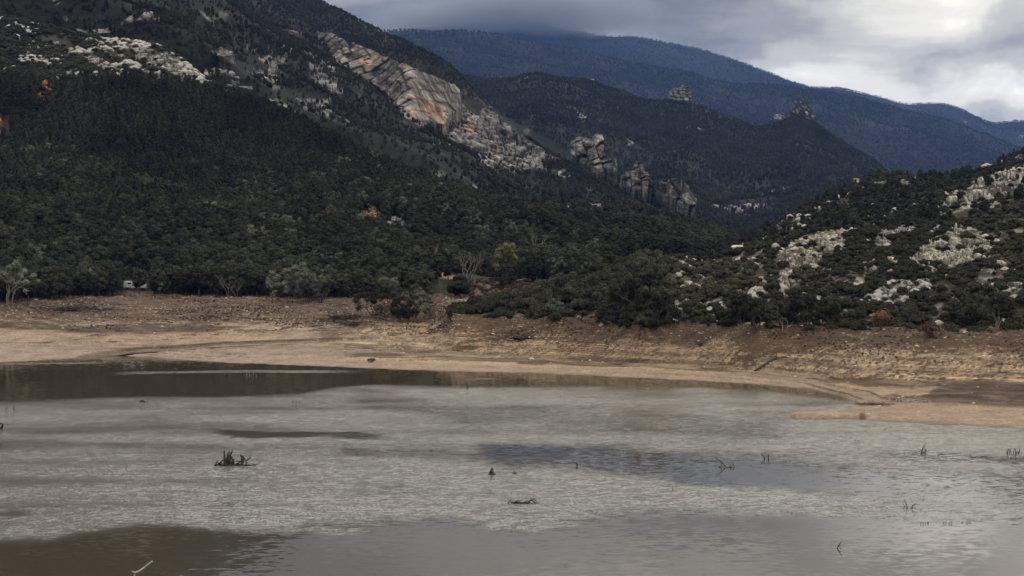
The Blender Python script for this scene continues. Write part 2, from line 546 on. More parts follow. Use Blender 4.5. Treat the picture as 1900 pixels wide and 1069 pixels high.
def mud_noise(X, Y, v, PY, PX):
    Z0 = H - (PY - HY) / F * Y
    up = sstep(0.15, 2.0, Z0)
    z = 0
    z = z + 0.38 * fbm(X / 14, Y / 14, octv=3, seed=3) * up
    z = z + 0.26 * fbm(X / 3.2 + 0.6 * Y / 3.2, Y / 3.4, octv=4, seed=5) * up * sstep(2.0, 4.0, Z0 + 1.0 * fbm(X / 20, Y / 20, seed=91))
    z = z + 0.05 * fbm(X / 2.5, Y / 2.5, octv=3, seed=9)
    # old shorelines: little risers that follow the contours
    zz = Z0 + 0.30 * fbm(X / 18, Y / 18, octv=3, seed=21)
    per = 0.42
    fr = np.mod(zz / per, 1.0)
    st = (sstep(0.62, 0.85, fr) - fr) * per * 1.2
    z = z + 1.15 * st * sstep(0.1, 0.5, Z0) * (0.65 + 0.45 * fbm(X / 25, Y / 25, seed=33))
    # slanting rills down the bank on the right side
    rl = np.abs(fbm((X * 0.8 - Y * 0.55) / 6.0, (X * 0.55 + Y * 0.8) / 30.0, octv=3, seed=41))
    z = z - 0.22 * (1 - sstep(0.0, 0.22, rl)) * sstep(1.2, 3.0, Z0)
    # the spit in front of the right bank
    py0 = HY + H / Y * F
    sd = sdist(PX + 5 * vn(X / 6, Y / 6, seed=8), py0 + 0.5 * vn(X / 5, Y / 5, seed=9), PEN)
    pen = -0.5 + 1.05 * sstep(-3.0, 4.0, sd)
    tip = PX < 1720
    Zt = Z0 + z
    Zt = np.where(tip & (Z0 < 1.0) & (py0 > 742), np.maximum(Zt, pen + 0.05 * fbm(X, Y, octv=3, seed=71)), Zt)
    # the stream bed across the left flat
    ds = dline(PX, PY, STREAM)
    wid = np.interp(PX, [150, 250, 400, 600, 700], [11, 7.5, 3.6, 2.6, 2.0])
    cut = 1 - sstep(wid * 0.5, wid, ds * np.where(True, 1, 1) + 0.8 * vn(X / 4, Y / 4, seed=77))
    depth = np.interp(PX, [130, 200, 330, 600, 700], [0.2, 0.5, 0.9, 0.7, 0.2])
    bed = Z0 - depth
    Zt = Zt * (1 - cut) + np.minimum(Zt, bed) * cut
    return Zt - Z0


def lerp(a, b, t):
    t = np.asarray(t)[..., None]
    return np.asarray(a) * (1 - t) + np.asarray(b) * t


def mud_col(PX, PY, X, Y, Z):
    pink = np.array((0.200, 0.149, 0.121)); tan = np.array((0.210, 0.150, 0.100)); brown = np.array((0.066, 0.042, 0.031))
    red = np.array((0.034, 0.020, 0.015)); wet = np.array((0.13, 0.098, 0.075)); straw = np.array((0.25, 0.18, 0.115))
    n1 = fbm(X / 12, Y / 9, octv=5, seed=101)
    n2 = fbm(X / 2.6 + 0.7 * Y / 2.6, Y / 1.6, octv=4, seed=103)
    n3 = fbm(X / 5.0, Y / 1.5, octv=5, seed=105)
    c = lerp(pink, tan, np.clip(sstep(550, 800, PX) * 0.85 + 0.3 * n1, 0, 1))
    c = lerp(c, straw, np.clip(0.35 + 0.6 * n3, 0, 0.6) * sstep(0.8, 2.5, Z))
    # drift litter and dry weeds: more of it the higher up the bank
    left = PX < 640
    hi = np.where(left, sstep(612, 588, PY + 8 * n1), sstep(3.2, 7.0, Z + 1.2 * n1))
    hi = np.maximum(hi, 0.75 * sstep(0.45, 0.9, n1 + 0.5 * n3) * sstep(1.2, 2.5, Z))
    d = np.clip(hi * (0.42 + 0.55 * n2 + 0.6 * n3), 0, 0.85)
    global MUD_LITTER_SHADE
    fz = np.mod((Z + 0.30 * fbm(X / 18, Y / 18, octv=3, seed=21)) / 0.42, 1.0)
    riser_shade = sstep(0.55, 0.7, fz) * sstep(1.0, 0.85, fz) * sstep(0.35, 0.9, Z) * (0.35 + 0.5 * fbm(X / 15, Y / 8, octv=3, seed=26))  # riser faces darkened in colour, standing in for their shade
    MUD_LITTER_SHADE = np.clip(np.maximum(0.12, hi * 0.95 + 0.35 * n3 * hi + 0.2 * sstep(0.3, 0.9, n3) + np.where(left, 0.3, 1.0) * 1.9 * np.clip(riser_shade, 0, 1)) * sstep(0.25, 0.9, Z), 0, 1.1)
    # broken brown lines along the old shorelines
    zz = Z + 0.30 * fbm(X / 18, Y / 18, octv=3, seed=21)
    ln = sstep(0.25, 0.75, np.sin(zz / 0.85 * 2 * np.pi) * 0.5 + n3 * 0.9) * sstep(1.0, 1.9, Z) * sstep(560, 700, PX)
    d = np.maximum(d, 0.72 * ln)
    c = lerp(c, brown, d)
    # beds of different clay show as thin bands along the contours
    zb = Z + 0.25 * fbm(X / 22, Y / 22, octv=3, seed=22) + 0.02 * X / 10
    bed = vn(zb * 3.1, 0 * zb + 0.5, seed=23) * 0.6 + vn(zb * 8.0, X / 30, seed=24) * 0.5
    c = c * (1 + 0.75 * bed * sstep(0.3, 1.0, Z) * np.where(left, 0.35, 1.0))[..., None]
    # bands read off the bank
    for poly, k in ((([(0, 598), (70, 600), (160, 604), (280, 600), (400, 603), (460, 608), (400, 616), (260, 618), (150, 620), (60, 612), (0, 606)]), 0.9),
                    (([(60, 575), (150, 570), (220, 572), (210, 582), (120, 586), (60, 586)]), 0.55),
                    (([(620, 560), (660, 575), (700, 600), (640, 620), (610, 635), (590, 618), (560, 600), (600, 590)]), 0.6),
                    (([(1010, 668), (1100, 660), (1250, 668), (1150, 678), (1040, 674)]), 0.55),
                    (([(1700, 745), (1720, 728), (1760, 712), (1830, 708), (1960, 716), (1960, 752), (1880, 756), (1780, 748)]), 1.0),
                    (([(1640, 738), (1700, 736), (1720, 744), (1660, 748)]), 0.8),
                    (([(1500, 698), (1600, 704), (1690, 718), (1700, 724), (1600, 714), (1500, 702)]), 0.7)):
        sd = sdist(PX + 8 * n3, PY + 3 * n1, poly)
        c = lerp(c, red, np.clip(k * sstep(-3, 4, sd) * (0.88 + 0.35 * n2), 0, 0.96))
    # pale dry silt next the water, damp rim at the water's edge
    c = lerp(c, np.array((0.205, 0.158, 0.131)), 0.55 * sstep(1.0, 0.35, Z) * sstep(0.02, 0.15, Z) * np.clip(0.8 + 0.4 * n1, 0, 1))
    c = lerp(c, wet, sstep(0.13, 0.02, Z + 0.04 * n2))
    ds = dline(PX, PY, STREAM)
    wid = np.interp(PX, [150, 250, 400, 600, 700], [11, 7.5, 3.6, 2.6, 2.0])
    c = lerp(c, wet * 0.7, sstep(wid, wid * 0.6, ds) * 0.85)
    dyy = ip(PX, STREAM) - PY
    c = lerp(c, np.array((0.045, 0.032, 0.025)), 0.9 * sstep(0.2, 1.0, dyy) * sstep(5.0, 3.2, dyy) * sstep(215, 260, PX) * sstep(660, 610, PX))  # dark cut bank: damp soil, with the bank's shade put into the colour
    gy = sdist(PX, PY + 0 * PX, PEN)
    c = lerp(c, np.array((0.10, 0.08, 0.05)), sstep(772, 776, PY) * (PX > 1450) * (PX < 1600) * sstep(0.6, 0.2, Z) * 0.8)
    return np.clip(c, 0.01, 1)


Yw = lambda p: yOf(ip(p, L_wat), 0.0)
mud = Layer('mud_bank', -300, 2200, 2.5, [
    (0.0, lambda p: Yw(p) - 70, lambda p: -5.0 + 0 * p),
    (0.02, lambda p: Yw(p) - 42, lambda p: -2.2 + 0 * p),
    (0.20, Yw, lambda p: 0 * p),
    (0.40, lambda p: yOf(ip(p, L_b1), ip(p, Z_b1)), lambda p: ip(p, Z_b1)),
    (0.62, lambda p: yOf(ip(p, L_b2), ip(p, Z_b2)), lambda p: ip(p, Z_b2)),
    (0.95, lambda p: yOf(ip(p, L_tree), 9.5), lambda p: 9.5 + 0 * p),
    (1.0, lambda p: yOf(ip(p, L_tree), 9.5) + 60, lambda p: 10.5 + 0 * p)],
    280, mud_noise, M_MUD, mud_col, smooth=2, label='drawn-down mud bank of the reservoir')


_a = mud.o.data.attributes.new('lit', 'FLOAT', 'POINT')
_a.data.foreach_set('value', MUD_LITTER_SHADE.astype(np.float32).ravel())


def veg_noise(amp, L, seed, ridge_fade=True):
    def f(X, Y, v, PY, PX):
        k = sstep(0.0, 0.15, v) * (1 - 0.65 * sstep(0.72, 0.85, v))
        return amp * k * (fbm(X / L, Y / L, octv=5, seed=seed) - 0.35 * np.abs(fbm(X / L / 0.5, Y / L, octv=3, seed=seed + 5)))
    return f


FLOOR = np.array((0.034, 0.028, 0.021)); SCRUB = np.array((0.017, 0.018, 0.014)); SOIL = np.array((0.11, 0.095, 0.072)); ROCKC = np.array((0.27, 0.26, 0.245))
ORANGE = np.array((0.22, 0.145, 0.083)); LIME = np.array((0.25, 0.238, 0.222)); PEACH = np.array((0.24, 0.15, 0.105))
MG = LIME * 0.62


def hill_col(a, b, L, thr=0.2, seed=5, patches=(), rock=0.0):
    def f(PX, PY, X, Y, Z):
        n = fbm(X / L, Y / L, Z / L, octv=5, seed=seed)
        m = fbm(X / L * 5, Y / L * 5, Z / L * 5, octv=4, seed=seed + 1)
        c = lerp(a, b, np.clip(0.5 + 0.5 * n + 0.4 * m, 0, 1))
        if rock:
            c = lerp(c, ROCKC, rock * sstep(thr, thr + 0.35, n * 0.6 + m * 0.7))
        for poly, col, k in patches:
            sd = sdist(PX + 6 * m, PY + 4 * n, poly)
            c = lerp(c, col, k * sstep(-1.5, 1.5, sd))
        return c
    return f


Yt = lambda p: yOf(ip(p, L_tree), 9.5)
# right near hill
R_H = [(700, 640), (805, 625), (835, 584), (900, 566), (960, 551), (1000, 536), (1080, 514), (1130, 494), (1200, 474), (1250, 476), (1300, 486), (1350, 474), (1400, 456),
       (1450, 436), (1520, 424), (1580, 420), (1620, 434), (1700, 418), (1780, 410), (1850, 398), (1900, 384), (2000, 350), (2300, 270)]
Y_H = [(700, 350), (820, 352), (1000, 356), (1200, 356), (1400, 372), (1600, 390), (1900, 384), (2300, 400)]


def H_base(p):
    return np.where(p < 845, 352.0, Yt(np.maximum(p, 845)) - 1.0)


layH = Layer('right_near_hill', 780, 2300, 4, [
    (0.0, lambda p: H_base(p) - 0.5, lambda p: np.interp(p, [805, 870], [3.0, 7.6])),
    (0.25, lambda p: H_base(p) * 0.72 + ip(p, Y_H) * 0.28 + 0, lambda p: np.interp(p, [805, 870], [3.0, 9.4]) + 0.30 * (np.maximum(zOf(ip(p, R_H), ip(p, Y_H)), np.interp(p, [805, 870], [3.0, 9.4])) - np.interp(p, [805, 870], [3.0, 9.4]))),
    (0.75, lambda p: ip(p, Y_H) + 1.5, lambda p: np.maximum(zOf(ip(p, R_H), ip(p, Y_H)), np.interp(p, [805, 870], [3.0, 8.0]))),
    (0.85, lambda p: ip(p, Y_H) + 30, lambda p: np.maximum(zOf(ip(p, R_H), ip(p, Y_H)) - 6, 2.5)),
    (1.0, lambda p: ip(p, Y_H) + 90, lambda p: 2.0 + 0 * p)],
    150, veg_noise(1.6, 22, 51), M_HILL, hill_col(FLOOR, SOIL * 0.6, 9, thr=0.12, seed=61, rock=0.6), label='rocky scrub hill on the right')

# right back hill
R_G = [(1250, 490), (1300, 478), (1380, 455), (1420, 436), (1480, 406), (1550, 372), (1640, 334), (1700, 322), (1760, 312), (1850, 290), (1900, 280), (2000, 255), (2400, 150)]
Y_G = [(1250, 620), (1400, 700), (1900, 880), (2400, 950)]
layG = Layer('right_back_hill', 1230, 2400, 5, [
    (0.0, lambda p: 0 * p + 440, lambda p: 0 * p + 8.0),
    (0.2, lambda p: 0 * p + 500, lambda p: zOf(np.minimum(ip(p, R_G) + 90, 478), 500)),
    (0.75, lambda p: ip(p, Y_G), lambda p: zOf(ip(p, R_G), ip(p, Y_G))),
    (1.0, lambda p: ip(p, Y_G) + 260, lambda p: zOf(ip(p, R_G), ip(p, Y_G)) * 0.4)],
    110, veg_noise(6, 90, 81), M_HILL, hill_col(FLOOR, SCRUB * 1.8, 40, seed=63, thr=0.35, rock=0.7), label='scrub hill behind on the right')

# left forest hill
R_E = [(-400, -30), (0, 22), (60, 38), (150, 56), (230, 64), (300, 88), (350, 118), (400, 158), (440, 184), (480, 202), (540, 224), (600, 250), (660, 280), (740, 317),
       (800, 347), (850, 372), (900, 396), (1000, 428), (1100, 454), (1200, 482), (1300, 520)]
Y_E = [(-400, 900), (0, 860), (430, 800), (600, 740), (800, 670), (900, 630), (1000, 590), (1130, 540), (1300, 490)]
layE = Layer('left_forest_hill', -400, 1300, 5, [
    (0.0, lambda p: np.minimum(Yt(p), 460) + 2 + np.where(p > 800, 90, 0) * sstep(800, 860, p), lambda p: 8.2 + 0 * p),
    (0.12, lambda p: np.minimum(Yt(p), 460) + 32 + np.where(p > 800, 90, 0) * sstep(800, 860, p), lambda p: 12.5 + 0 * p),
    (0.45, lambda p: 470 * 0.5 + ip(p, Y_E) * 0.5, lambda p: 12 + 0.36 * (zOf(ip(p, R_E), ip(p, Y_E)) - 12)),
    (0.8, lambda p: ip(p, Y_E), lambda p: zOf(ip(p, R_E), ip(p, Y_E))),
    (1.0, lambda p: ip(p, Y_E) + 220, lambda p: zOf(ip(p, R_E), ip(p, Y_E)) * 0.6)],
    150, veg_noise(7, 90, 31), M_HILL, hill_col(FLOOR, SCRUB * 1.35, 45, seed=65, thr=0.55, rock=0.5, patches=[
        ([(68, 170), (80, 172), (102, 190), (98, 195), (80, 186)], np.array((0.36, 0.11, 0.045)), 1.0),
        ([(-10, 218), (4, 225), (8, 245), (-10, 250)], np.array((0.36, 0.16, 0.07)), 0.9),
        ([(664, 405), (680, 396), (703, 396), (700, 412), (676, 418)], ORANGE, 0.9),
        ([(-10, 345), (30, 358), (100, 378), (100, 384), (40, 368), (-10, 356)], ROCKC, 0.7),
        ([(808, 506), (830, 500), (846, 503), (842, 516), (815, 518)], ORANGE * 0.9, 1.0)]), label='pine-covered hill on the left')

# middle foothills
R_F = [(550, 420), (700, 395), (800, 386), (900, 379), (950, 372), (1000, 368), (1060, 372), (1130, 384), (1200, 404), (1290, 430), (1350, 450), (1400, 468), (1480, 484), (1700, 500)]
layF = Layer('middle_foothill', 550, 1700, 5, [
    (0.0, lambda p: 0 * p + 415, lambda p: 0 * p + 7.4),
    (0.12, lambda p: 0 * p + 450, lambda p: 0 * p + 10.5),
    (0.4, lambda p: 0 * p + 590, lambda p: 14 + 0.28 * (zOf(ip(p, R_F), 860) - 14)),
    (0.8, lambda p: 0 * p + 860, lambda p: zOf(ip(p, R_F), 860)),
    (1.0, lambda p: 0 * p + 1050, lambda p: zOf(ip(p, R_F), 860) * 0.6)],
    120, veg_noise(5, 70, 36), M_HILL, hill_col(FLOOR, SCRUB * 1.4, 45, seed=67, thr=0.5, rock=0.6, patches=[
        ([(780, 620), (795, 530), (850, 520), (930, 518), (975, 530), (970, 620)], np.array((0.12, 0.083, 0.062)), 0.9),
        ([(806, 506), (830, 499), (850, 503), (846, 517), (815, 519)], ORANGE * 0.9, 1.0)]), label='wooded foothill in the valley')

# the big mountain with the cliff
R_D = [(-500, -420), (0, -300), (200, -240), (350, -170), (450, -92), (520, -42), (590, 2), (640, 24), (700, 54), (760, 88), (820, 124), (880, 162), (920, 196), (960, 222),
       (1000, 242), (1050, 270), (1100, 306), (1150, 338), (1200, 362), (1290, 400), (1350, 428), (1400, 448), (1500, 478), (1600, 500)]
Y_D = [(-500, 2700), (0, 2500), (400, 2200), (600, 1950), (800, 1750), (1000, 1550), (1200, 1350), (1600, 1150)]
layD = Layer('cliff_mountain', -500, 1600, 5, [
    (0.0, lambda p: 0 * p + 900, lambda p: 0 * p + 4),
    (0.12, lambda p: 0 * p + 1000, lambda p: zOf(np.minimum(ip(p, R_D) + 200, 450), 1000)),
    (0.45, lambda p: 1000 * 0.5 + ip(p, Y_D) * 0.5, lambda p: 0.38 * zOf(ip(p, R_D), ip(p, Y_D)) + 0.62 * zOf(np.minimum(ip(p, R_D) + 200, 450), 1000)),
    (0.8, lambda p: ip(p, Y_D), lambda p: zOf(ip(p, R_D), ip(p, Y_D))),
    (1.0, lambda p: ip(p, Y_D) + 700, lambda p: zOf(ip(p, R_D), ip(p, Y_D)) * 0.55)],
    190, veg_noise(26, 260, 44), M_HILL, hill_col(SCRUB * 0.5, SCRUB * 0.85, 90, seed=69, thr=0.62, rock=0.5), label='mountainside with the limestone cliff')

# mid hill with crags
R_C = [(700, 120), (800, 132), (860, 138), (900, 148), (960, 155), (1020, 151), (1090, 154), (1130, 167), (1200, 188), (1240, 190), (1280, 196), (1330, 210), (1400, 229),
       (1440, 223), (1480, 211), (1512, 224), (1560, 256), (1600, 281), (1640, 306), (1700, 338), (1800, 384), (1900, 420), (2100, 450)]
layC = Layer('crag_hill', 700, 2100, 5, [
    (0.0, lambda p: 0 * p + 1300, lambda p: 0 * p - 2),
    (0.15, lambda p: 0 * p + 1500, lambda p: zOf(np.minimum(ip(p, R_C) + 230, 446), 1500)),
    (0.45, lambda p: 0 * p + 2000, lambda p: zOf(ip(p, R_C) * 0.42 + 0.58 * np.minimum(ip(p, R_C) + 230, 446), 2000)),
    (0.8, lambda p: 0 * p + 2900, lambda p: zOf(ip(p, R_C), 2900)),
    (1.0, lambda p: 0 * p + 3900, lambda p: zOf(ip(p, R_C), 2900) * 0.4)],
    140, veg_noise(34, 330, 47), M_HILL, hill_col(SCRUB * 0.55, SCRUB * 1.0, 120, seed=71, thr=0.72, rock=0.6), label='hill with crags beyond the gorge')

R_B = [(500, 30), (640, 38), (715, 48), (760, 50), (790, 57), (860, 62), (950, 72), (1020, 86), (1100, 101), (1200, 121), (1300, 141), (1380, 158), (1450, 160), (1531, 169), (1650, 200),
       (1757, 230), (1900, 285), (2100, 340)]
layB = Layer('blue_front_mountain', 500, 2100, 8, [
    (0.0, lambda p: 0 * p + 3800, lambda p: 0 * p - 4),
    (0.8, lambda p: 0 * p + 6500, lambda p: zOf(ip(p, R_B), 6500)),
    (1.0, lambda p: 0 * p + 8000, lambda p: zOf(ip(p, R_B), 6500) * 0.5)],
    110, veg_noise(55, 900, 49), M_FAR, hill_col(SCRUB * 0.3, SCRUB * 0.55, 300, seed=73, thr=0.8, rock=0.5), label='blue wooded mountain in front')

R_A = [(400, 90), (640, 66), (800, 44), (960, 34), (1050, 56), (1120, 66), (1190, 69), (1250, 79), (1320, 98), (1400, 129), (1460, 151), (1500, 164), (1560, 168), (1620, 176),
       (1680, 190), (1720, 190), (1750, 188), (1775, 194), (1800, 206), (1840, 222), (1880, 217), (1900, 214), (1940, 222), (2100, 250), (2400, 300)]
layA = Layer('blue_far_mountain', 400, 2400, 8, [
    (0.0, lambda p: 0 * p + 6000, lambda p: 0 * p - 5),
    (0.8, lambda p: 0 * p + 9500, lambda p: zOf(ip(p, R_A), 9500)),
    (1.0, lambda p: 0 * p + 11500, lambda p: zOf(ip(p, R_A), 9500) * 0.5)],
    120, veg_noise(80, 1300, 53), M_FAR, hill_col(SCRUB * 0.3, SCRUB * 0.6, 400, seed=75, thr=0.7, rock=0.5), label='blue far mountain under the cloud')

# the ground all round, below everything
gm = mat_plain('valley_ground', (0.07, 0.06, 0.045), scale=0.01, bump=0.0)
g = 16000.0
obj('ground', mesh_np('ground', np.array([(-g, -4000, -8), (g, -4000, -8), (g, g, -8), (-g, g, -8)]), np.array([[0, 1, 2, 3]]), gm), kind='structure', label='valley ground')

# ------------------------------------------------------------------ water
def ripple(PX, PY, X, Y):
    """0 calm ... 1 ruffled by the wind"""
    n1 = fbm(X / 30, Y / 14, octv=4, seed=201)
    n2 = fbm(X / 7, Y / 9, octv=4, seed=203)
    px = PX + 30 * n1; py = PY + 5 * n1 + 2.5 * n2
    r = np.ones_like(PX)
    # calm strip under the far bank
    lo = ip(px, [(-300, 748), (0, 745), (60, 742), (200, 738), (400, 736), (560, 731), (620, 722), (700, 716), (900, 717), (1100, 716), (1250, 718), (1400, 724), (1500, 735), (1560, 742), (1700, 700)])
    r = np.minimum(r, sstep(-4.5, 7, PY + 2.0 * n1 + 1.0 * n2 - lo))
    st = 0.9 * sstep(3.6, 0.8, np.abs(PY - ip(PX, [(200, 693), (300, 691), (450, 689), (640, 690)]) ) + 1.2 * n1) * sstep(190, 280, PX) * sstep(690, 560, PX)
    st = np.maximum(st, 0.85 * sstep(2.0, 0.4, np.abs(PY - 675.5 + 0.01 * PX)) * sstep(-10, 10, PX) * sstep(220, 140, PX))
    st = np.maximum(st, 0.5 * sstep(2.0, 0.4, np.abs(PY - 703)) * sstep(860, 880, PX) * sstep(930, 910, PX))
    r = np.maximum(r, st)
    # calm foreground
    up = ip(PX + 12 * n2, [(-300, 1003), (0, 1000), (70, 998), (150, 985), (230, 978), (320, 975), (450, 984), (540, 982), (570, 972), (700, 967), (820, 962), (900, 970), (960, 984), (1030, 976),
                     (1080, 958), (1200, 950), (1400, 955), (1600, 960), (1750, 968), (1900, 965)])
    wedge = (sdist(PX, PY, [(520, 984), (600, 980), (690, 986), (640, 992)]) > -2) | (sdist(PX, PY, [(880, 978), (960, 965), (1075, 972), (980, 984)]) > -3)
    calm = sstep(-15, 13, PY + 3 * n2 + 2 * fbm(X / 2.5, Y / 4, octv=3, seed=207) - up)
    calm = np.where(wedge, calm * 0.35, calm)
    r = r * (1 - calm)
    # slack lanes across the middle
    for pts, hw, k, a, b in ((([(640, 730), (800, 760), (1000, 776), (1250, 790), (1450, 800)]), 16, 0.42, 620, 1480),
                       (([(380, 803), (480, 808), (720, 812)]), 4.5, 0.8, 370, 740),
                       (([(640, 838), (800, 845), (1000, 860)]), 8, 0.55, 600, 1010),
                       (([(890, 838), (1100, 852), (1300, 872), (1500, 885), (1700, 905), (1950, 915)]), 25, 0.86, 860, 2300),
                       (([(1620, 842), (1750, 849), (1900, 852), (2000, 853)]), 7.5, 0.8, 1600, 2300),
                       (([(-100, 948), (60, 950)]), 4.5, 0.6, -300, 90),
                       (([(540, 890), (760, 905)]), 6, 0.25, 500, 800)):
        d = dline(PX, PY + 4 * n1, pts) + 5 * n2
        hw2 = hw
        if hw == 25:
            hw2 = np.interp(PX, [870, 1100, 1300, 1500, 1900], [14, 24, 32, 32, 34])
        k2 = k * sstep(hw2 * 1.5, hw2 * 0.55, d + 2.5 * fbm(X / 2.5, Y / 5, octv=3, seed=208)) * sstep(a, a + 60, PX) * sstep(b, b - 60, PX)
        r = r * (1 - k2)
    lane = fbm(X / 55, Y / 7, octv=4, seed=211)
    r = r * (0.84 + 0.28 * np.clip(lane, -0.9, 0.6))
    mott = 0.10 * n2 + 0.10 * n1
    return np.clip(r + mott * sstep(0.2, 0.8, r), 0, 1)


def mat_water():
    m, t = princ('water')
    geo = t.n('ShaderNodeNewGeometry')
    pos = geo.outputs['Position']
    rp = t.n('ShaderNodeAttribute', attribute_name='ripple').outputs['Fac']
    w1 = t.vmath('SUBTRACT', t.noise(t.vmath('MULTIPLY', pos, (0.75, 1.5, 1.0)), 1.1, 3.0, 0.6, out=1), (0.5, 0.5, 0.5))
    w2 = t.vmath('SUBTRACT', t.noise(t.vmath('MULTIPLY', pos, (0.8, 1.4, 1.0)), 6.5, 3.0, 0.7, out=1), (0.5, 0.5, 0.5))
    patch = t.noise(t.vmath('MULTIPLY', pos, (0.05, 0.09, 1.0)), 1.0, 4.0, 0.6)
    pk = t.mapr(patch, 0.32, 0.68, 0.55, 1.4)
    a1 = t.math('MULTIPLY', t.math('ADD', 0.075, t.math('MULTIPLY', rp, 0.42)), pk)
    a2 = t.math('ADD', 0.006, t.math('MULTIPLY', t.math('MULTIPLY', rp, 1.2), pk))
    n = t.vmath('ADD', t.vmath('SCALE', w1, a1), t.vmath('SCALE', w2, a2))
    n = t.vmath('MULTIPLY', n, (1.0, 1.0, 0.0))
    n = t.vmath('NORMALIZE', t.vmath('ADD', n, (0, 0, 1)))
    base = t.mix(rp, (0.036, 0.030, 0.021), (0.118, 0.117, 0.112))  # sky sheen of ruffled water put into a paler base colour
    rough = t.mapr(rp, 0.0, 1.0, 0.05, 0.15, False)
    finish(t, base, rough, n, 0.5, IOR=1.333)
    return m


xs = np.concatenate([np.linspace(-900, -200, 12)[:-1], np.arange(-200, 200, 1.0), np.linspace(200, 900, 12)])
ys = np.concatenate([np.linspace(-500, 90, 12)[:-1], np.arange(90, 205, 0.8), np.arange(205, 345, 0.8), np.linspace(345, 520, 8)])
XX, YY = np.meshgrid(xs, ys, indexing='ij')
Ysafe = np.maximum(YY, 60)
rip = ripple(CX + XX / Ysafe * F, HY + H / Ysafe * F, XX, YY)
V = np.stack([XX, YY, 0 * XX], -1).reshape(-1, 3)
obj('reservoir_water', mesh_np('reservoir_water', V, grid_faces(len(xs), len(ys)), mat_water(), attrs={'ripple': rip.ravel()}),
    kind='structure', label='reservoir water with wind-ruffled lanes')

# stream: shallow ribbon lying in its bed
sp = []
for i in range(len(STREAM) - 1):
    for k in range(12):
        f = k / 12
        sp.append((STREAM[i][0] * (1 - f) + STREAM[i + 1][0] * f, STREAM[i][1] * (1 - f) + STREAM[i + 1][1] * f))
sp = np.array(sp)
wd = np.interp(sp[:, 0], [150, 250, 400, 600, 700], [7.5, 4.0, 1.7, 1.2, 0.8])
depth = np.interp(sp[:, 0], [130, 200, 330, 600, 700], [0.2, 0.5, 0.9, 0.7, 0.2])
rowsS = []
for s in (-1, -0.33, 0.33, 1):
    P = mud.at(sp[:, 0], sp[:, 1] + 0.5 + s * wd * (0.85 + 0.25 * vn(sp[:, 0] / 30, s + 0 * sp[:, 0], seed=4)), smooth=True)
    rowsS.append(P)
mz = mud.at(sp[:, 0], sp[:, 1] + 0.5, smooth=True)[:, 2] - depth + 0.22
for P in rowsS:
    P[:, 2] = np.maximum(mz, 0.02)
V = np.stack(rowsS, 1).reshape(-1, 3)
obj('stream', mesh_np('stream', V, grid_faces(len(sp), 4), bpy.data.materials['water'], attrs={'ripple': np.full(len(V), 0.25)}), kind='structure', label='shallow stream crossing the mud')

# ------------------------------------------------------------------ plant prototypes
def tube(path, rad, ns=5):
    path = np.asarray(path, float)
    n = len(path)
    rad = np.broadcast_to(rad, (n,))
    tg = np.gradient(path, axis=0)
    tg /= np.linalg.norm(tg, axis=1, keepdims=True) + 1e-9
    ref = np.where(np.abs(tg[:, 2:3]) > 0.9, np.array([[1.0, 0, 0]]), np.array([[0, 0, 1.0]]))
    u = np.cross(tg, ref); u /= np.linalg.norm(u, axis=1, keepdims=True) + 1e-9
    w = np.cross(tg, u)
    a = np.arange(ns) / ns * 2 * np.pi
    V = path[:, None] + rad[:, None, None] * (np.cos(a)[None, :, None] * u[:, None] + np.sin(a)[None, :, None] * w[:, None])
    V = V.reshape(-1, 3)
    i, j = np.meshgrid(np.arange(n - 1), np.arange(ns), indexing='ij')
    q = np.stack([i * ns + j, i * ns + (j + 1) % ns, (i + 1) * ns + (j + 1) % ns, (i + 1) * ns + j], -1).reshape(-1, 4)
    V = np.vstack([V, path[-1:] + tg[-1:] * rad[-1]])
    k = len(V) - 1
    cap = np.array([[(n - 1) * ns + j, (n - 1) * ns + (j + 1) % ns, k] for j in range(ns)])
    return V, q, cap


class Geo:
    def __init__(self):
        self.V, self.Q, self.T, self.tint, self.n = [], [], [], [], 0

    def add(self, V, Q=None, T=None, tint=0.5):
        if Q is not None and len(Q):
            self.Q.append(np.asarray(Q) + self.n)
        if T is not None and len(T):
            self.T.append(np.asarray(T) + self.n)
        self.V.append(V)
        self.tint.append(np.broadcast_to(tint, (len(V),)))
        self.n += len(V)

    def tube(self, path, rad, ns=5, tint=0.5):
        V, q, c = tube(path, rad, ns)
        self.add(V, q, c, tint)

    def mesh(self, name, mat, smooth=True):
        F_ = []
        if self.Q:
            F_.append(np.vstack(self.Q))
        if self.T:
            F_.append(np.vstack(self.T))
        return mesh_np(name, np.vstack(self.V), F_, mat, smooth=smooth, attrs={'tint': np.concatenate(self.tint)})


_ico = None
def ico():
    global _ico
    if _ico is None:
        import bmesh
        bm = bmesh.new()
        bmesh.ops.create_icosphere(bm, subdivisions=2, radius=1.0)
        V = np.array([v.co[:] for v in bm.verts]); T = np.array([[v.index for v in f.verts] for f in bm.faces])
        bm.free()
        _ico = (V, T)
    return _ico


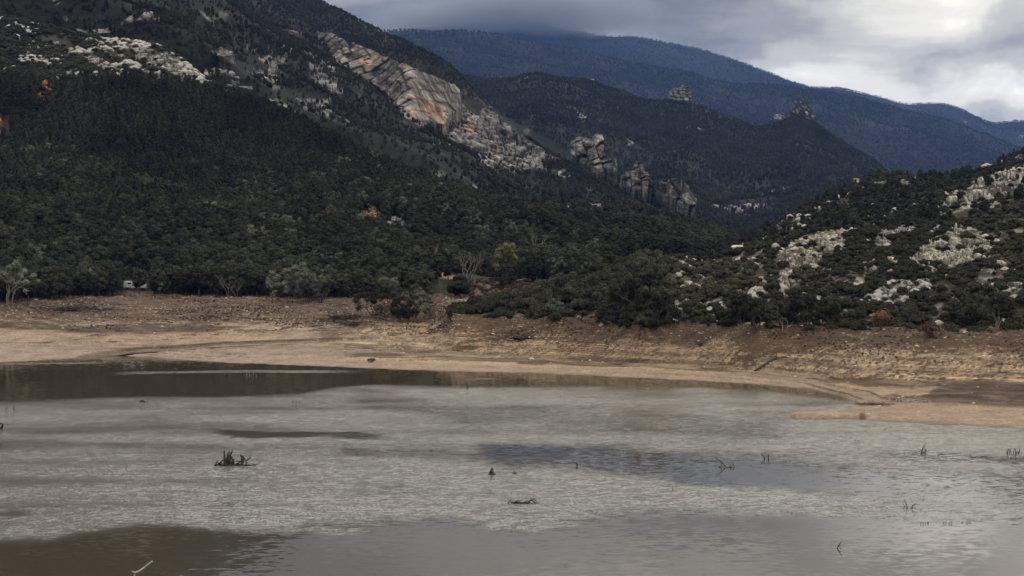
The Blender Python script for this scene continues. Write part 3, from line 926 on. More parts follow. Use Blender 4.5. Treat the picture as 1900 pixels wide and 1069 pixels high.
def blob_leaf(G, c, r, ncard, size, rg, tint, core=0.80, up=0.25):
    """a clump: a rough inner mass and ragged leaf sprays over it"""
    V, T = ico()
    c = np.asarray(c); r = np.asarray(r)
    s = rg.integers(1000)
    n = 1 + 0.35 * vn(V[:, 0] * 1.7 + s, V[:, 1] * 1.7, V[:, 2] * 1.7, seed=3)
    if core > 0:
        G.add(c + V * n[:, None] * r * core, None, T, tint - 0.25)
    d = rg.normal(size=(ncard, 3)); d[:, 2] += up
    d /= np.linalg.norm(d, axis=1, keepdims=True)
    nn = 1 + 0.35 * vn(d[:, 0] * 1.7 + s, d[:, 1] * 1.7, d[:, 2] * 1.7, seed=3)
    p = c + d * nn[:, None] * r * rg.uniform(0.78, 1.12, (ncard, 1))
    nr = d + 0.55 * rg.normal(size=d.shape); nr /= np.linalg.norm(nr, axis=1, keepdims=True)
    a = np.cross(nr, rg.normal(size=d.shape)); a /= np.linalg.norm(a, axis=1, keepdims=True)
    b = np.cross(nr, a)
    sz = size * rg.uniform(0.6, 1.3, (ncard, 1))
    k = rg.uniform(0.45, 0.9, (ncard, 1))
    Vq = np.stack([p - a * sz, p - b * sz * k, p + a * sz * 0.9 + nr * sz * 0.25, p + b * sz * k], 1).reshape(-1, 3)
    Q = np.arange(ncard * 4).reshape(-1, 4)
    G.add(Vq, Q, None, np.repeat(np.clip(tint + rg.uniform(-0.25, 0.35, ncard), 0, 1), 4))


def pine_proto(seed, h=10.0, slender=False):
    rg = np.random.default_rng(seed)
    lean = rg.normal(size=2) * 0.5
    zs = np.linspace(-1.0, h * 0.86, 7)
    path = np.stack([lean[0] * (zs / h) ** 2 + 0.12 * np.sin(zs * 0.8 + seed), lean[1] * (zs / h) ** 2 + 0.10 * np.cos(zs * 0.7), zs], 1)
    T = Geo(); C = Geo()
    T.tube(path, np.linspace(0.24, 0.07, 7), 6)
    nb = 11 if not slender else 9
    for i in range(nb):
        f = (i + 0.5) / nb
        z = h * (0.42 + 0.52 * f) if not slender else h * (0.25 + 0.68 * f)
        R = (h * 0.25) * (1 - (2 * f - 0.75) ** 2 * 0.55) * (0.62 if slender else 1.0)
        a = i * 2.4 + rg.uniform(-0.5, 0.5)
        rr = R * rg.uniform(0.45, 0.85) * (1 - 0.5 * (f > 0.8))
        bx, by = np.interp(z, path[:, 2], path[:, 0]), np.interp(z, path[:, 2], path[:, 1])
        c = np.array((bx + rr * math.cos(a), by + rr * math.sin(a), z))
        br = np.array((1.0, 1.0, 0.68)) * h * rg.uniform(0.115, 0.17) * (0.8 if slender else 1.0)
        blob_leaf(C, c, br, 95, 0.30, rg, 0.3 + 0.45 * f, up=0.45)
        st = np.array((bx, by, z - h * 0.10))
        T.tube(np.stack([st, (st + c) / 2 + (0, 0, -0.1), c]), np.array((0.09, 0.06, 0.03)), 4)
    for i in range(3):
        z = h * rg.uniform(0.2, 0.4); a = rg.uniform(0, 6.28); l = rg.uniform(0.6, 1.4)
        st = np.array((np.interp(z, path[:, 2], path[:, 0]), np.interp(z, path[:, 2], path[:, 1]), z))
        T.tube(np.stack([st, st + (l * math.cos(a), l * math.sin(a), 0.2)]), np.array((0.05, 0.015)), 4)
    return T.mesh('pine_trunk', M_BARK), C.mesh('pine_crown', M_PINE, False)


def slim_proto(seed, h=8.0):
    rg = np.random.default_rng(seed)
    T = Geo(); C = Geo()
    T.tube(np.array([(0, 0, -1), (0.1, 0, h * 0.5), (0.05, 0.1, h * 0.9)]), np.array((0.14, 0.09, 0.04)), 5)
    nb = 10
    for i in range(nb):
        f = (i + 0.4) / nb
        R = 0.62 * math.sin(min(1.0, (1 - f) * 1.25 + 0.12) * 1.5)
        a = i * 2.4 + rg.uniform(-0.5, 0.5)
        c = np.array((R * math.cos(a), R * math.sin(a), h * (0.16 + 0.8 * f)))
        blob_leaf(C, c, np.array((0.85, 0.85, 1.15)) * (0.45 + 0.75 * (1 - f)) * rg.uniform(0.8, 1.15), 55, 0.24, rg, 0.3 + 0.25 * f, up=0.1)
    return T.mesh('pine_trunk', M_BARK), C.mesh('pine_crown', M_PINE, False)


def shrub_proto(seed, mat=None, h=2.6, w=1.7, nb=8, loose=0.0):
    rg = np.random.default_rng(seed)
    S = Geo(); C = Geo()
    for i in range(nb):
        a = i * 2.4 + rg.uniform(-0.6, 0.6)
        rr = w * math.sqrt((i + 0.3) / nb) * 0.72
        z = h * (0.34 + 0.40 * (1 - rr / w) + rg.uniform(-0.08, 0.12))
        c = np.array((rr * math.cos(a), rr * math.sin(a), z))
        br = np.array((1, 1, 0.85)) * h * rg.uniform(0.2, 0.31)
        blob_leaf(C, c, br, 75, 0.17, rg, rg.uniform(0.25, 0.7), core=0.85 - loose, up=0.3)
        S.tube(np.stack([np.array((0.1 * math.cos(a), 0.1 * math.sin(a), -0.5)), c * (0.6, 0.6, 0.5), c]), np.array((0.07, 0.045, 0.02)), 4)
    return S.mesh('shrub_stems', M_BARK), C.mesh('shrub_foliage', mat or M_SHRUB, False)


def grow(G, p, d, L, r, depth, rg, spread=0.6, up=0.12, ends=None, n=4):
    pts = [np.array(p, float)]
    dd = np.array(d, float)
    for i in range(n):
        dd = dd + rg.normal(size=3) * 0.16 + np.array((0, 0, up * 0.5)); dd /= np.linalg.norm(dd)
        pts.append(pts[-1] + dd * L / n)
    G.tube(np.array(pts), np.linspace(r, r * 0.55, n + 1), 5 if depth > 1 else 3)
    if depth <= 0:
        if ends is not None:
            ends.append(pts[-1])
        return
    k = rg.integers(2, 4)
    for i in range(k):
        nd = dd + rg.normal(size=3) * spread; nd[2] += up; nd /= np.linalg.norm(nd)
        st = pts[-1] if i == 0 else pts[rg.integers(2, n + 1)]
        grow(G, st, nd, L * rg.uniform(0.55, 0.8), r * 0.55, depth - 1, rg, spread, up, ends, n)


def branchy_tree(seed, h, mat, stems=3, bare=False, fol=0.5, spread=0.45, bark=None, fsize=0.2, ncard=42, brad=0.075, depth=3, wide=0.35):
    """several stems, sprays of leaf at the branch ends"""
    rg = np.random.default_rng(seed)
    T = Geo(); C = Geo(); ends = []
    for s in range(stems):
        a = s / stems * 6.28 + rg.uniform(-0.4, 0.4)
        d = np.array((math.cos(a) * wide, math.sin(a) * wide, 1.0)); d /= np.linalg.norm(d)
        grow(T, (0.15 * math.cos(a), 0.15 * math.sin(a), -0.5), d, h * 0.36, h * 0.018, depth, rg, spread, 0.15, ends)
    for e in ends:
        if not bare or rg.random() < fol:
            blob_leaf(C, e, np.array((1, 1, 0.9)) * h * brad * rg.uniform(0.7, 1.3), ncard, fsize, rg, rg.uniform(0.2, 0.8), core=0.0 if bare else 0.6)
    return T.mesh('tree_trunk', bark or M_BARK), (C.mesh('tree_crown', mat, False) if C.n else None)


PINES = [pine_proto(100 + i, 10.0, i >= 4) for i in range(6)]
SLIM = [slim_proto(150 + i) for i in range(4)]
SHRUBS = [shrub_proto(200 + i) for i in range(4)]
LAYS = dict(H=layH, G=layG, E=layE, F=layF, D=layD, C=layC)


# ------------------------------------------------------------------ limestone outcrops
ROCKMASKS = {k: [] for k in LAYS}


def outcrop(lay, poly, label, name='limestone_outcrop', cat='rock outcrop', dip=20, L=2.0, amp=1.0, cover=0.15, step=1.5, mat=None,
            col=None, orange=(), seed=0, soft=3.0, lift=0.0, ns=1.0, group=None, pale=0.0, wob=1.0, stand=0.0, veg=0.85):
    """a patch of bare rock standing proud of the slope, ledges along its strata; broken by noise so the edge is ragged"""
    l = LAYS[lay]
    if col is None:
        col = MG if lay in 'DC' else (LIME * 0.8 if lay == 'E' else LIME)
    P = np.array(poly, float)
    x0, y0 = P.min(0) - 4; x1, y1 = P.max(0) + 4
    nx = max(6, int((x1 - x0) / step)); ny = max(6, int((y1 - y0) / step))
    gx, gy = np.meshgrid(np.linspace(x0, x1, nx), np.linspace(y1, y0, ny), indexing='ij')
    p = l.at(gx.ravel(), gy.ravel()).reshape(nx, ny, 3)
    p_lay = p.copy()
    if stand:
        # a face that stands up steeper than the slope from the foot of each column
        ins = in_poly(gx, gy, [tuple(q) for q in poly])
        gb = np.where(ins, gy, -1e9).max(1)
        okc = gb > -1e8
        gb = np.interp(gx[:, 0], gx[okc, 0], gb[okc])
        Yb = l.at(gx[:, 0], gb, smooth=True)[:, 1]
        kk = max(3, nx // 12)
        Yb = np.convolve(np.pad(Yb, kk, mode='edge'), np.ones(2 * kk + 1) / (2 * kk + 1), 'valid')
        Yn = p[..., 1] * (1 - stand) + Yb[:, None] * stand
        p = W(gx, gy, np.minimum(Yn, p[..., 1]))
    n = np.cross(np.gradient(p, axis=0), np.gradient(p, axis=1))
    nl = np.linalg.norm(n, axis=-1, keepdims=True); n = n / (nl + 1e-9)
    n = np.where((n[..., 1:2] > 0), -n, n)
    for _ in range(4):
        n[1:-1] = (n[:-2] + n[1:-1] + n[2:]) / 3; n[:, 1:-1] = (n[:, :-2] + n[:, 1:-1] + n[:, 2:]) / 3
    n /= np.linalg.norm(n, axis=-1, keepdims=True) + 1e-9
    X, Y, Z = p[..., 0], p[..., 1], p[..., 2]
    S = L * 2.2
    f1 = fbm(X / S / 1.8, Y / S / 1.8, Z / S / 1.8, octv=4, seed=seed + 1)
    f2 = fbm(X / S * 1.6, Y / S * 1.6, Z / S * 1.6, octv=4, seed=seed + 2)
    sd = sdist(gx + 5 * f1 * wob, gy + 4 * f2 * wob, [tuple(q) for q in poly])
    edge = sstep(-soft * 0.6, soft, sd)
    a = math.radians(dip)
    s = (X * math.sin(a) + Z * math.cos(a)) * ns + 0.9 * L * f1 * (0.18 if stand else 0.45)
    t_ = X * math.cos(a) - Z * math.sin(a)
    fr = np.mod(s / L, 1.0)
    lid = np.floor(s / L)
    lay_h = vn(lid * 3.7, t_ / (L * 2.5), seed=seed + 3)
    ledge = sstep(0.0, 0.22, fr) * (1 - 0.75 * fr)
    boff = vn(lid * 9.1 + 0.5, 0 * lid + 3.3, seed=seed + 6) * 3.0
    tb = (t_ + 0.35 * L * f2) / (L * 1.9) + boff
    bid = np.floor(tb)
    brand = _hash(bid.astype(np.int64), lid.astype(np.int64), np.zeros_like(lid, dtype=np.int64), seed + 9)
    bfr = np.minimum(np.mod(tb, 1.0), 1 - np.mod(tb, 1.0)) * 1.9
    joint = np.minimum(np.abs(vn(t_ / (L * 2.1), lid * 0.4, seed=seed + 5)) * 1.5, bfr * (0.6 + 0.5 * (brand > -0.3)))
    joint = np.minimum(joint, np.minimum(fr, 1 - fr) * 1.6 + 0.05)
    f3 = fbm(X / L * 1.1, Y / L * 1.1, Z / L * 1.1, octv=3, seed=seed + 8)
    d = amp * (0.5 * ledge + 0.3 * lay_h + 0.45 * brand + (0.22 if stand else 0.5) * f1 + 0.22 * f2 + 0.2 * f3 - 0.55 * (1 - sstep(0, 0.18, joint)))
    keepn = edge * 1.0 + 0.45 * f2 + 0.35 * f1 + 0.25 * lay_h + 0.5 * f3 * (cover > -0.3)
    m = sstep(cover + 0.15, cover + 0.45, keepn) * sstep(0, 0.25, edge)
    disp = (d + lift) * m - (1 - m) * (0.9 * amp + 0.25)
    # an upright shift so that the faces stand steeper than the slope
    up = np.array((0, -0.75, 0.35))
    dirn = n * 0.6 + up * 0.4
    q = p + dirn * disp[..., None]
    if stand:
        front = p + np.array((0, -1.0, 0.0)) * (d + lift)[..., None]
        back = p_lay + np.array((0, 2.0, -1.5)) * (0.5 + amp * 0.3)
        q = front * m[..., None] + back * (1 - m[..., None])
    c = lerp(col * 0.62, col * 1.2, np.clip(0.5 + 0.55 * f2 + 0.3 * lay_h, 0, 1))
    c = c * (1 + 0.18 * brand)[..., None]
    c = lerp(c, col * 0.22, 0.75 * (1 - sstep(0.03, 0.16, joint)))
    c = lerp(c, SCRUB * 1.2, veg * sstep(0.25, 0.5, -f3 - 0.3 * f2 + 0.2 * (1 - ledge) - 0.1))
    for op, oc, k in orange:
        so = sdist(gx + 3 * f1, gy + 3 * f2, op)
        c = lerp(c, oc * (0.75 + 0.5 * np.clip(0.5 + f2[..., None], 0, 1)), k * sstep(-2.5, 3, so))
    c = lerp(c, SCRUB, (1 - m) * 0.8)
    keep = m > 0.02
    # drop crumbs that are not joined to the outcrop
    lab = np.zeros(keep.shape, int); k_ = 0; sizes = [0]
    for a0, b0 in zip(*np.nonzero(keep)):
        if lab[a0, b0]:
            continue
        k_ += 1; stack = [(a0, b0)]; lab[a0, b0] = k_; cnt = 0
        while stack:
            x_, y_ = stack.pop(); cnt += 1
            for dx_ in (-1, 0, 1):
                for dy_ in (-1, 0, 1):
                    u_, v_ = x_ + dx_, y_ + dy_
                    if 0 <= u_ < nx and 0 <= v_ < ny and keep[u_, v_] and not lab[u_, v_]:
                        lab[u_, v_] = k_; stack.append((u_, v_))
        sizes.append(cnt)
    sizes = np.array(sizes)
    keep = keep & (sizes[lab] >= max(10, 0.02 * sizes.max()))
    me = mesh_np(name, q.reshape(-1, 3), grid_faces(nx, ny, keep), mat or M_ROCK, c.reshape(-1, 3), smooth=False)
    pr = {'label': label, 'category': cat}
    if group:
        pr['group'] = group
    if 'knob' in label or 'isolated' in label:
        pr = {'kind': 'stuff', 'label': label}
    obj(name, me, **pr)
    ROCKMASKS[lay].append((P.min(0) - 2, P.max(0) + 2, poly))


GO = np.array((0.30, 0.265, 0.22))
# left hill
outcrop('E', [(38, 92), (62, 98), (96, 118), (92, 127), (60, 117), (36, 103)], 'small pale limestone band lowest on the far left slope', dip=-25, L=2.4, amp=1.5, seed=1, cover=0.0)
outcrop('E', [(66, 66), (110, 73), (160, 96), (215, 124), (262, 152), (256, 164), (205, 142), (150, 114), (108, 93), (68, 78)], 'long thin limestone band slanting down above the left pine forest', dip=-26, L=2.4, amp=1.6, seed=2, cover=0.18)
outcrop('E', [(158, 52), (200, 48), (248, 60), (262, 74), (292, 98), (345, 112), (374, 140), (392, 158), (345, 160), (310, 142), (276, 128), (236, 104), (200, 85), (160, 66)],
        'broad broken limestone slab field below the left shoulder ridge', dip=-28, L=2.6, amp=2.0, seed=3, cover=0.12)
outcrop('E', [(176, 76), (235, 110), (290, 136), (325, 155), (290, 152), (240, 130), (180, 92)], 'middle ragged limestone strip between the two longer left bands', dip=-27, L=2.2, amp=1.4, seed=4, cover=0.3)
outcrop('E', [(95, 128), (140, 132), (180, 148), (170, 156), (120, 146)], 'faint scatter of grey rock just above the left forest edge', dip=-25, L=2.2, amp=1.2, seed=5, cover=0.4)
outcrop('E', [(68, 171), (80, 173), (92, 180), (103, 190), (99, 192), (84, 185), (74, 178)], 'bright orange-red earth scar in the forest high on the left', name='earth_scar', cat='earth scar', dip=-30, L=2, amp=0.8, seed=8, cover=-0.1, lift=2, step=1.0, col=np.array((0.33, 0.105, 0.05)))
outcrop('E', [(-14, 222), (3, 226), (9, 245), (0, 252), (-14, 250)], 'rust-red earth scar cut by the left picture edge', name='earth_scar', cat='earth scar', dip=-30, L=2, amp=0.8, seed=9, cover=-0.1, lift=2, step=1.0, col=np.array((0.25, 0.11, 0.07)))
outcrop('E', [(664, 412), (672, 400), (690, 396), (704, 398), (700, 410), (684, 418)], 'ochre earth bank among the foothill pines', name='earth_scar', cat='earth scar', dip=10, L=1.6, amp=1.0, seed=10, cover=0.1, lift=3, step=1.0, col=ORANGE)
outcrop('E', [(-10, 348), (30, 360), (104, 380), (100, 386), (50, 374), (-10, 358)], 'thin pale scree line slanting through the left forest', dip=-20, L=1.6, amp=0.8, seed=19, cover=0.22, lift=2.5, step=1.2)
outcrop('E', [(715, 424), (722, 412), (738, 407), (752, 414), (750, 428), (735, 436), (720, 434)], 'rounded grey boulder outcrop standing among the foothill pines', dip=10, L=1.4, amp=1.3, seed=6, cover=-0.35, lift=2.0, step=1.0)
outcrop('E', [(736, 436), (752, 434), (756, 444), (742, 446)], 'small pale rock just below the rounded grey outcrop', dip=10, L=1.0, amp=0.9, seed=7, cover=-0.1, lift=1.6, step=1.0)
# mountain
D_ = dict(mat=M_CLIFF, step=1.2)
MG = np.array((0.19, 0.178, 0.17))
outcrop('D', [(372, 108), (398, 104), (440, 116), (500, 126), (524, 134), (534, 150), (480, 144), (430, 141), (405, 142), (384, 132)], 'level grey rock step left of the great cliff', dip=-4, L=7, amp=4, seed=11, cover=0.08, **D_)
outcrop('D', [(395, 94), (418, 90), (438, 98), (432, 108), (402, 104)], 'little rounded rock knob above the level grey step', dip=-4, L=6, amp=4, seed=12, stand=0.3, lift=6, cover=-0.3, **D_)
outcrop('D', [(430, 114), (480, 106), (530, 108), (566, 122), (530, 129), (470, 124)], 'upper thin rock ledge above the level grey step', dip=-5, L=6, amp=3.5, seed=13, cover=0.2, **D_)
outcrop('D', [(564, 122), (590, 122), (602, 145), (632, 166), (642, 188), (604, 176), (572, 150)], 'craggy ledge running down from the foot of the great cliff', dip=-25, L=6, amp=4, seed=14, cover=0.1, **D_)
outcrop('D', [(498, 160), (560, 172), (612, 180), (620, 208), (570, 202), (508, 184)], 'patchy rocks scattered beneath the grey steps', dip=-15, L=6, amp=3.5, seed=15, cover=0.32, **D_)
outcrop('D', [(520, 56), (545, 52), (566, 66), (560, 78), (532, 72)], 'isolated pale rock high left of the great cliff', dip=-20, L=7, amp=4, seed=16, stand=0.3, lift=6, cover=-0.1, **D_)
outcrop('D', [(135, 38), (200, 28), (240, 8), (300, -4), (300, 8), (250, 20), (212, 38), (142, 46)], 'pale rock rim rising to the top edge above the left hill', dip=22, L=8, amp=4.5, seed=17, cover=0.15, **D_)
outcrop('D', [(96, -6), (112, -6), (124, 18), (128, 36), (112, 34), (100, 14)], 'pinkish scree gully at the top left of the mountain', dip=60, L=8, amp=3, seed=18, cover=0.1, col=np.array((0.2, 0.17, 0.16)), **D_)
CL = [(595, 65), (615, 66), (631, 73), (648, 84), (654, 90), (662, 84), (687, 94), (712, 106), (736, 120), (759, 126), (786, 138), (812, 147), (845, 162), (857, 171), (857, 188),
      (848, 212), (833, 219), (826, 236), (806, 229), (796, 226), (790, 238), (766, 244), (745, 221), (742, 206), (720, 192), (712, 171), (685, 157), (668, 153), (650, 143),
      (646, 134), (619, 126), (612, 108), (609, 97), (597, 83)]
outcrop('D', CL, 'great grey and orange limestone cliff leaning across the mountainside', name='limestone_cliff', cat='cliff', dip=-27, L=11, amp=5.5, cover=-0.45, seed=21, stand=0.65, veg=0.2, col=np.array((0.185, 0.165, 0.148)),
        lift=24, soft=4, wob=0.6, orange=[([(765, 176), (790, 190), (815, 198), (832, 203), (828, 236), (806, 226), (786, 206)], PEACH, 0.85),
                      ([(660, 118), (680, 108), (712, 108), (706, 120), (690, 132), (668, 130)], PEACH, 0.6),
                      ([(612, 110), (630, 112), (646, 126), (640, 134), (618, 124)], np.array((0.26, 0.245, 0.19)), 0.7),
                      ([(760, 205), (778, 208), (782, 232), (766, 236)], PEACH, 0.5)], **D_)
CL2 = [(850, 176), (880, 184), (920, 186), (955, 196), (965, 210), (955, 222), (1000, 236), (1010, 250), (975, 256), (990, 280), (1012, 306), (1006, 322), (960, 314), (925, 300), (890, 290),
       (858, 275), (838, 262), (828, 246), (846, 226), (850, 205)]
outcrop('D', CL2, 'stepped rock terraces descending right from the great cliff', name='limestone_cliff', cat='cliff', dip=-17, L=7, amp=5, cover=0.02, seed=22, stand=0.0, col=MG * 0.95, lift=2,
        orange=[([(850, 198), (868, 196), (882, 206), (878, 228), (856, 226)], PEACH, 0.8), ([(912, 232), (935, 230), (948, 240), (944, 262), (920, 256)], PEACH, 0.8),
                ([(890, 284), (915, 286), (920, 300), (895, 296)], PEACH, 0.5)], **D_)
outcrop('D', [(793, 286), (840, 284), (900, 298), (960, 300), (1004, 316), (1000, 326), (960, 320), (900, 316), (850, 304), (795, 300)], 'lowest broken ledge beneath the stepped terraces', dip=-10, L=6, amp=3.5, seed=23, cover=0.12, **D_)
outcrop('D', [(1014, 312), (1048, 316), (1064, 338), (1040, 336), (1018, 328)], 'striped pale slab right of the lowest ledge', dip=-22, L=4, amp=2.5, seed=24, cover=-0.1, **D_)
outcrop('D', [(980, 236), (1040, 250), (1080, 256), (1100, 236), (1108, 250), (1090, 270), (1040, 264), (990, 256)], 'faint ledges linking the terraces to the gorge crags', dip=-10, L=6, amp=3.5, seed=25, cover=0.34, **D_)
# crags on the spur, standing up
outcrop('D', [(1058, 264), (1072, 256), (1096, 258), (1104, 251), (1117, 250), (1120, 284), (1140, 290), (1144, 316), (1130, 323), (1110, 318), (1090, 304), (1060, 288)],
        'tall pale rock tower with a sheer face over the gorge', name='rock_tower', cat='crag', dip=70, L=10, amp=10, cover=-0.4, col=np.array((0.235, 0.225, 0.215)), veg=0.4, seed=26, stand=0.9, lift=10, wob=0.5,
        orange=[([(1095, 262), (1115, 262), (1115, 310), (1098, 300)], np.array((0.34, 0.27, 0.22)), 0.6)], **D_)
outcrop('D', [(1148, 326), (1160, 318), (1170, 318), (1174, 301), (1190, 299), (1192, 318), (1203, 326), (1199, 353), (1178, 352), (1160, 342)],
        'twin-topped rock pillar with orange flank on the gorge spur', name='rock_tower', cat='crag', dip=80, L=8, amp=8, cover=-0.4, col=np.array((0.235, 0.225, 0.215)), veg=0.4, seed=27, stand=0.9, lift=10, wob=0.5,
        orange=[([(1186, 322), (1200, 324), (1198, 352), (1186, 350)], PEACH, 0.8)], **D_)
outcrop('D', [(1203, 342), (1225, 334), (1252, 330), (1274, 344), (1288, 370), (1287, 390), (1262, 378), (1232, 364), (1206, 354)],
        'massive pale crag lowest on the gorge spur', name='rock_tower', cat='crag', dip=60, L=8, amp=9, cover=-0.3, col=np.array((0.235, 0.225, 0.215)), veg=0.4, seed=28, stand=0.8, lift=8, wob=0.6, **D_)
# foothill
outcrop('F', [(938, 372), (952, 364), (985, 361), (1006, 372), (1026, 380), (1020, 391), (978, 386), (945, 382)], 'yellowish knobbly outcrop on the foothill crest', dip=0, L=2.4, amp=2.4, seed=31, cover=0.0, lift=1.5, col=GO)
outcrop('F', [(1035, 384), (1080, 374), (1124, 376), (1142, 386), (1132, 400), (1100, 410), (1066, 398)], 'terraced stony slope right of the yellowish outcrop', dip=0, L=2.2, amp=1.6, seed=32, cover=0.3)
outcrop('F', [(1085, 406), (1130, 408), (1122, 424), (1100, 424)], 'scatter of grey stones under the terraced slope', dip=0, L=2.2, amp=1.6, seed=33, cover=0.38)
outcrop('F', [(1175, 424), (1210, 430), (1206, 442), (1180, 438)], 'dim rock patch low on the middle foothill', dip=-20, L=2.2, amp=1.6, seed=34, cover=0.25)
# far side of the gorge
C_ = dict(mat=M_CLIFF, step=1.1)
outcrop('C', [(1276, 322), (1290, 308), (1300, 310), (1294, 322), (1280, 328)], 'slanting white scar above the massive gorge crag', dip=40, L=8, amp=4.8, seed=41, cover=0.0, **C_)
outcrop('C', [(1334, 334), (1346, 334), (1350, 346), (1338, 348)], 'square pale rock face in the scrub beyond the gorge', dip=60, L=8, amp=4.8, seed=42, cover=-0.2, **C_)
outcrop('C', [(1380, 342), (1420, 340), (1460, 338), (1458, 348), (1410, 350), (1382, 350)], 'long low pale ledge across the valley floor', dip=0, L=7, amp=3.6, seed=43, cover=0.2, **C_)
outcrop('C', [(1530, 332), (1570, 330), (1592, 331), (1586, 338), (1545, 341)], 'pinkish pale bank at the right end of the valley', dip=0, L=7, amp=3.6, seed=44, cover=0.15, col=np.array((0.38, 0.30, 0.26)), **C_)
outcrop('C', [(1220, 208), (1232, 206), (1236, 222), (1224, 228)], 'little white rock below the crowned crag', dip=70, L=7, amp=4.2, seed=45, cover=0.0, **C_)
outcrop('C', [(1068, 212), (1084, 210), (1090, 228), (1072, 232)], 'bright broken rocks left of the wooded ridge middle', dip=70, L=7, amp=4.2, seed=46, cover=0.15, **C_)
outcrop('C', [(1300, 385), (1340, 380), (1420, 372), (1440, 384), (1380, 400), (1320, 398)], 'grey stony terraces in the valley bottom', dip=10, L=6, amp=3.6, seed=47, cover=0.33, **C_)
outcrop('C', [(1160, 268), (1175, 266), (1180, 276), (1165, 278)], 'tiny white rock on the hill behind the rock tower', dip=70, L=7, amp=4.2, seed=48, cover=-0.1, **C_)
# right back hill
outcrop('G', [(1722, 404), (1756, 368), (1800, 346), (1860, 318), (1900, 304), (1990, 270), (1990, 322), (1900, 350), (1858, 374), (1818, 388), (1786, 402), (1748, 412)],
        'large white limestone pavement on the back hill at the right', dip=26, L=2.4, amp=2.0, seed=51, cover=0.0, step=1.3, col=LIME * 1.15, name='limestone_pavement')
outcrop('G', [(1424, 428), (1450, 409), (1478, 391), (1484, 397), (1456, 416), (1432, 433)], 'narrow sandy scar slanting down to the valley', dip=35, L=2.4, amp=1.2, seed=52, cover=0.1, col=GO)
outcrop('G', [(1660, 345), (1700, 326), (1712, 330), (1680, 352)], 'dim stony strip on the crest of the back hill', dip=26, L=2.6, amp=2, seed=53, cover=0.32)
outcrop('G', [(1790, 318), (1850, 296), (1870, 300), (1810, 330)], 'second dim stony strip higher on the back hill crest', dip=26, L=2.6, amp=2, seed=54, cover=0.34)
# right near hill
H_ = dict(step=1.2)
outcrop('H', [(1432, 484), (1444, 470), (1477, 447), (1500, 438), (1547, 420), (1590, 412), (1592, 428), (1564, 442), (1550, 464), (1514, 503), (1482, 507), (1462, 517), (1468, 550), (1446, 552), (1440, 515)],
        'big broken limestone outcrop left of the bare pyramid rock', dip=27, L=1.125, amp=1.495, seed=61, veg=0.6, cover=-0.08, col=np.array((0.33, 0.30, 0.26)), **H_)
outcrop('H', [(1684, 486), (1694, 470), (1736, 443), (1782, 424), (1810, 430), (1828, 453), (1852, 477), (1870, 498), (1852, 502), (1818, 490), (1794, 500), (1770, 508), (1726, 511), (1690, 500)],
        'bare pyramid-shaped limestone rock on the right hill', dip=33, L=0.975, amp=1.495, seed=62, veg=0.4, cover=-0.28, lift=0.5, col=np.array((0.36, 0.335, 0.29)), **H_)
outcrop('H', [(1600, 462), (1606, 448), (1640, 430), (1690, 410), (1708, 411), (1702, 426), (1652, 446), (1614, 472)], 'striped limestone ribs behind the right hill crest', dip=30, L=0.975, amp=1.265, seed=63, cover=0.02, **H_)
outcrop('H', [(1600, 500), (1608, 493), (1622, 497), (1634, 512), (1622, 520), (1602, 514)], 'blocky pale boulder left of the pyramid rock', dip=20, L=0.9, amp=1.265, seed=64, cover=-0.2, lift=0.6, **H_)
outcrop('H', [(1642, 495), (1654, 487), (1668, 492), (1668, 505), (1648, 509)], 'rounded pinkish boulder beside the blocky one', dip=20, L=0.9, amp=1.15, seed=65, cover=-0.2, lift=0.6, col=np.array((0.34, 0.28, 0.24)), **H_)
outcrop('H', [(1603, 558), (1626, 540), (1666, 530), (1722, 519), (1734, 530), (1702, 552), (1682, 572), (1640, 578)], 'low sloping limestone outcrop under the right boulders', dip=27, L=0.975, amp=1.265, seed=66, cover=0.0, **H_)
outcrop('H', [(1742, 550), (1780, 539), (1832, 527), (1834, 534), (1782, 549), (1750, 558)], 'long narrow limestone rib below the pyramid rock', dip=15, L=0.825, amp=1.035, seed=67, cover=-0.1, lift=0.3, **H_)
outcrop('H', [(1806, 560), (1822, 552), (1834, 562), (1820, 577), (1802, 576)], 'pinkish rocks at the foot of the narrow rib', dip=20, L=0.825, amp=1.035, seed=68, cover=0.05, col=np.array((0.34, 0.28, 0.24)), **H_)
outcrop('H', [(1862, 538), (1880, 528), (1930, 524), (1930, 534), (1885, 545)], 'limestone ledge cut by the right picture edge', dip=12, L=0.825, amp=1.035, seed=69, cover=0.0, **H_)
outcrop('H', [(1303, 592), (1308, 568), (1322, 556), (1342, 554), (1342, 580), (1330, 602), (1312, 604)], 'pale rocks just above the mud left of the big outcrop', dip=40, L=0.825, amp=1.15, seed=70, cover=0.05, **H_)
outcrop('H', [(1250, 474), (1272, 470), (1288, 480), (1280, 494), (1258, 500)], 'speckled rocks on the left knoll of the right hill', dip=40, L=0.9, amp=1.15, seed=71, cover=0.2, **H_)
outcrop('H', [(1362, 542), (1378, 536), (1392, 548), (1384, 562), (1366, 560)], 'small tawny rocks in the scrub below the left knoll', dip=30, L=0.825, amp=1.035, seed=72, cover=0.1, col=GO, **H_)
outcrop('H', [(1390, 505), (1410, 500), (1425, 530), (1405, 545), (1390, 530)], 'dull ochre rocks left of the big broken outcrop', dip=30, L=0.825, amp=1.035, seed=73, cover=0.25, col=GO, **H_)


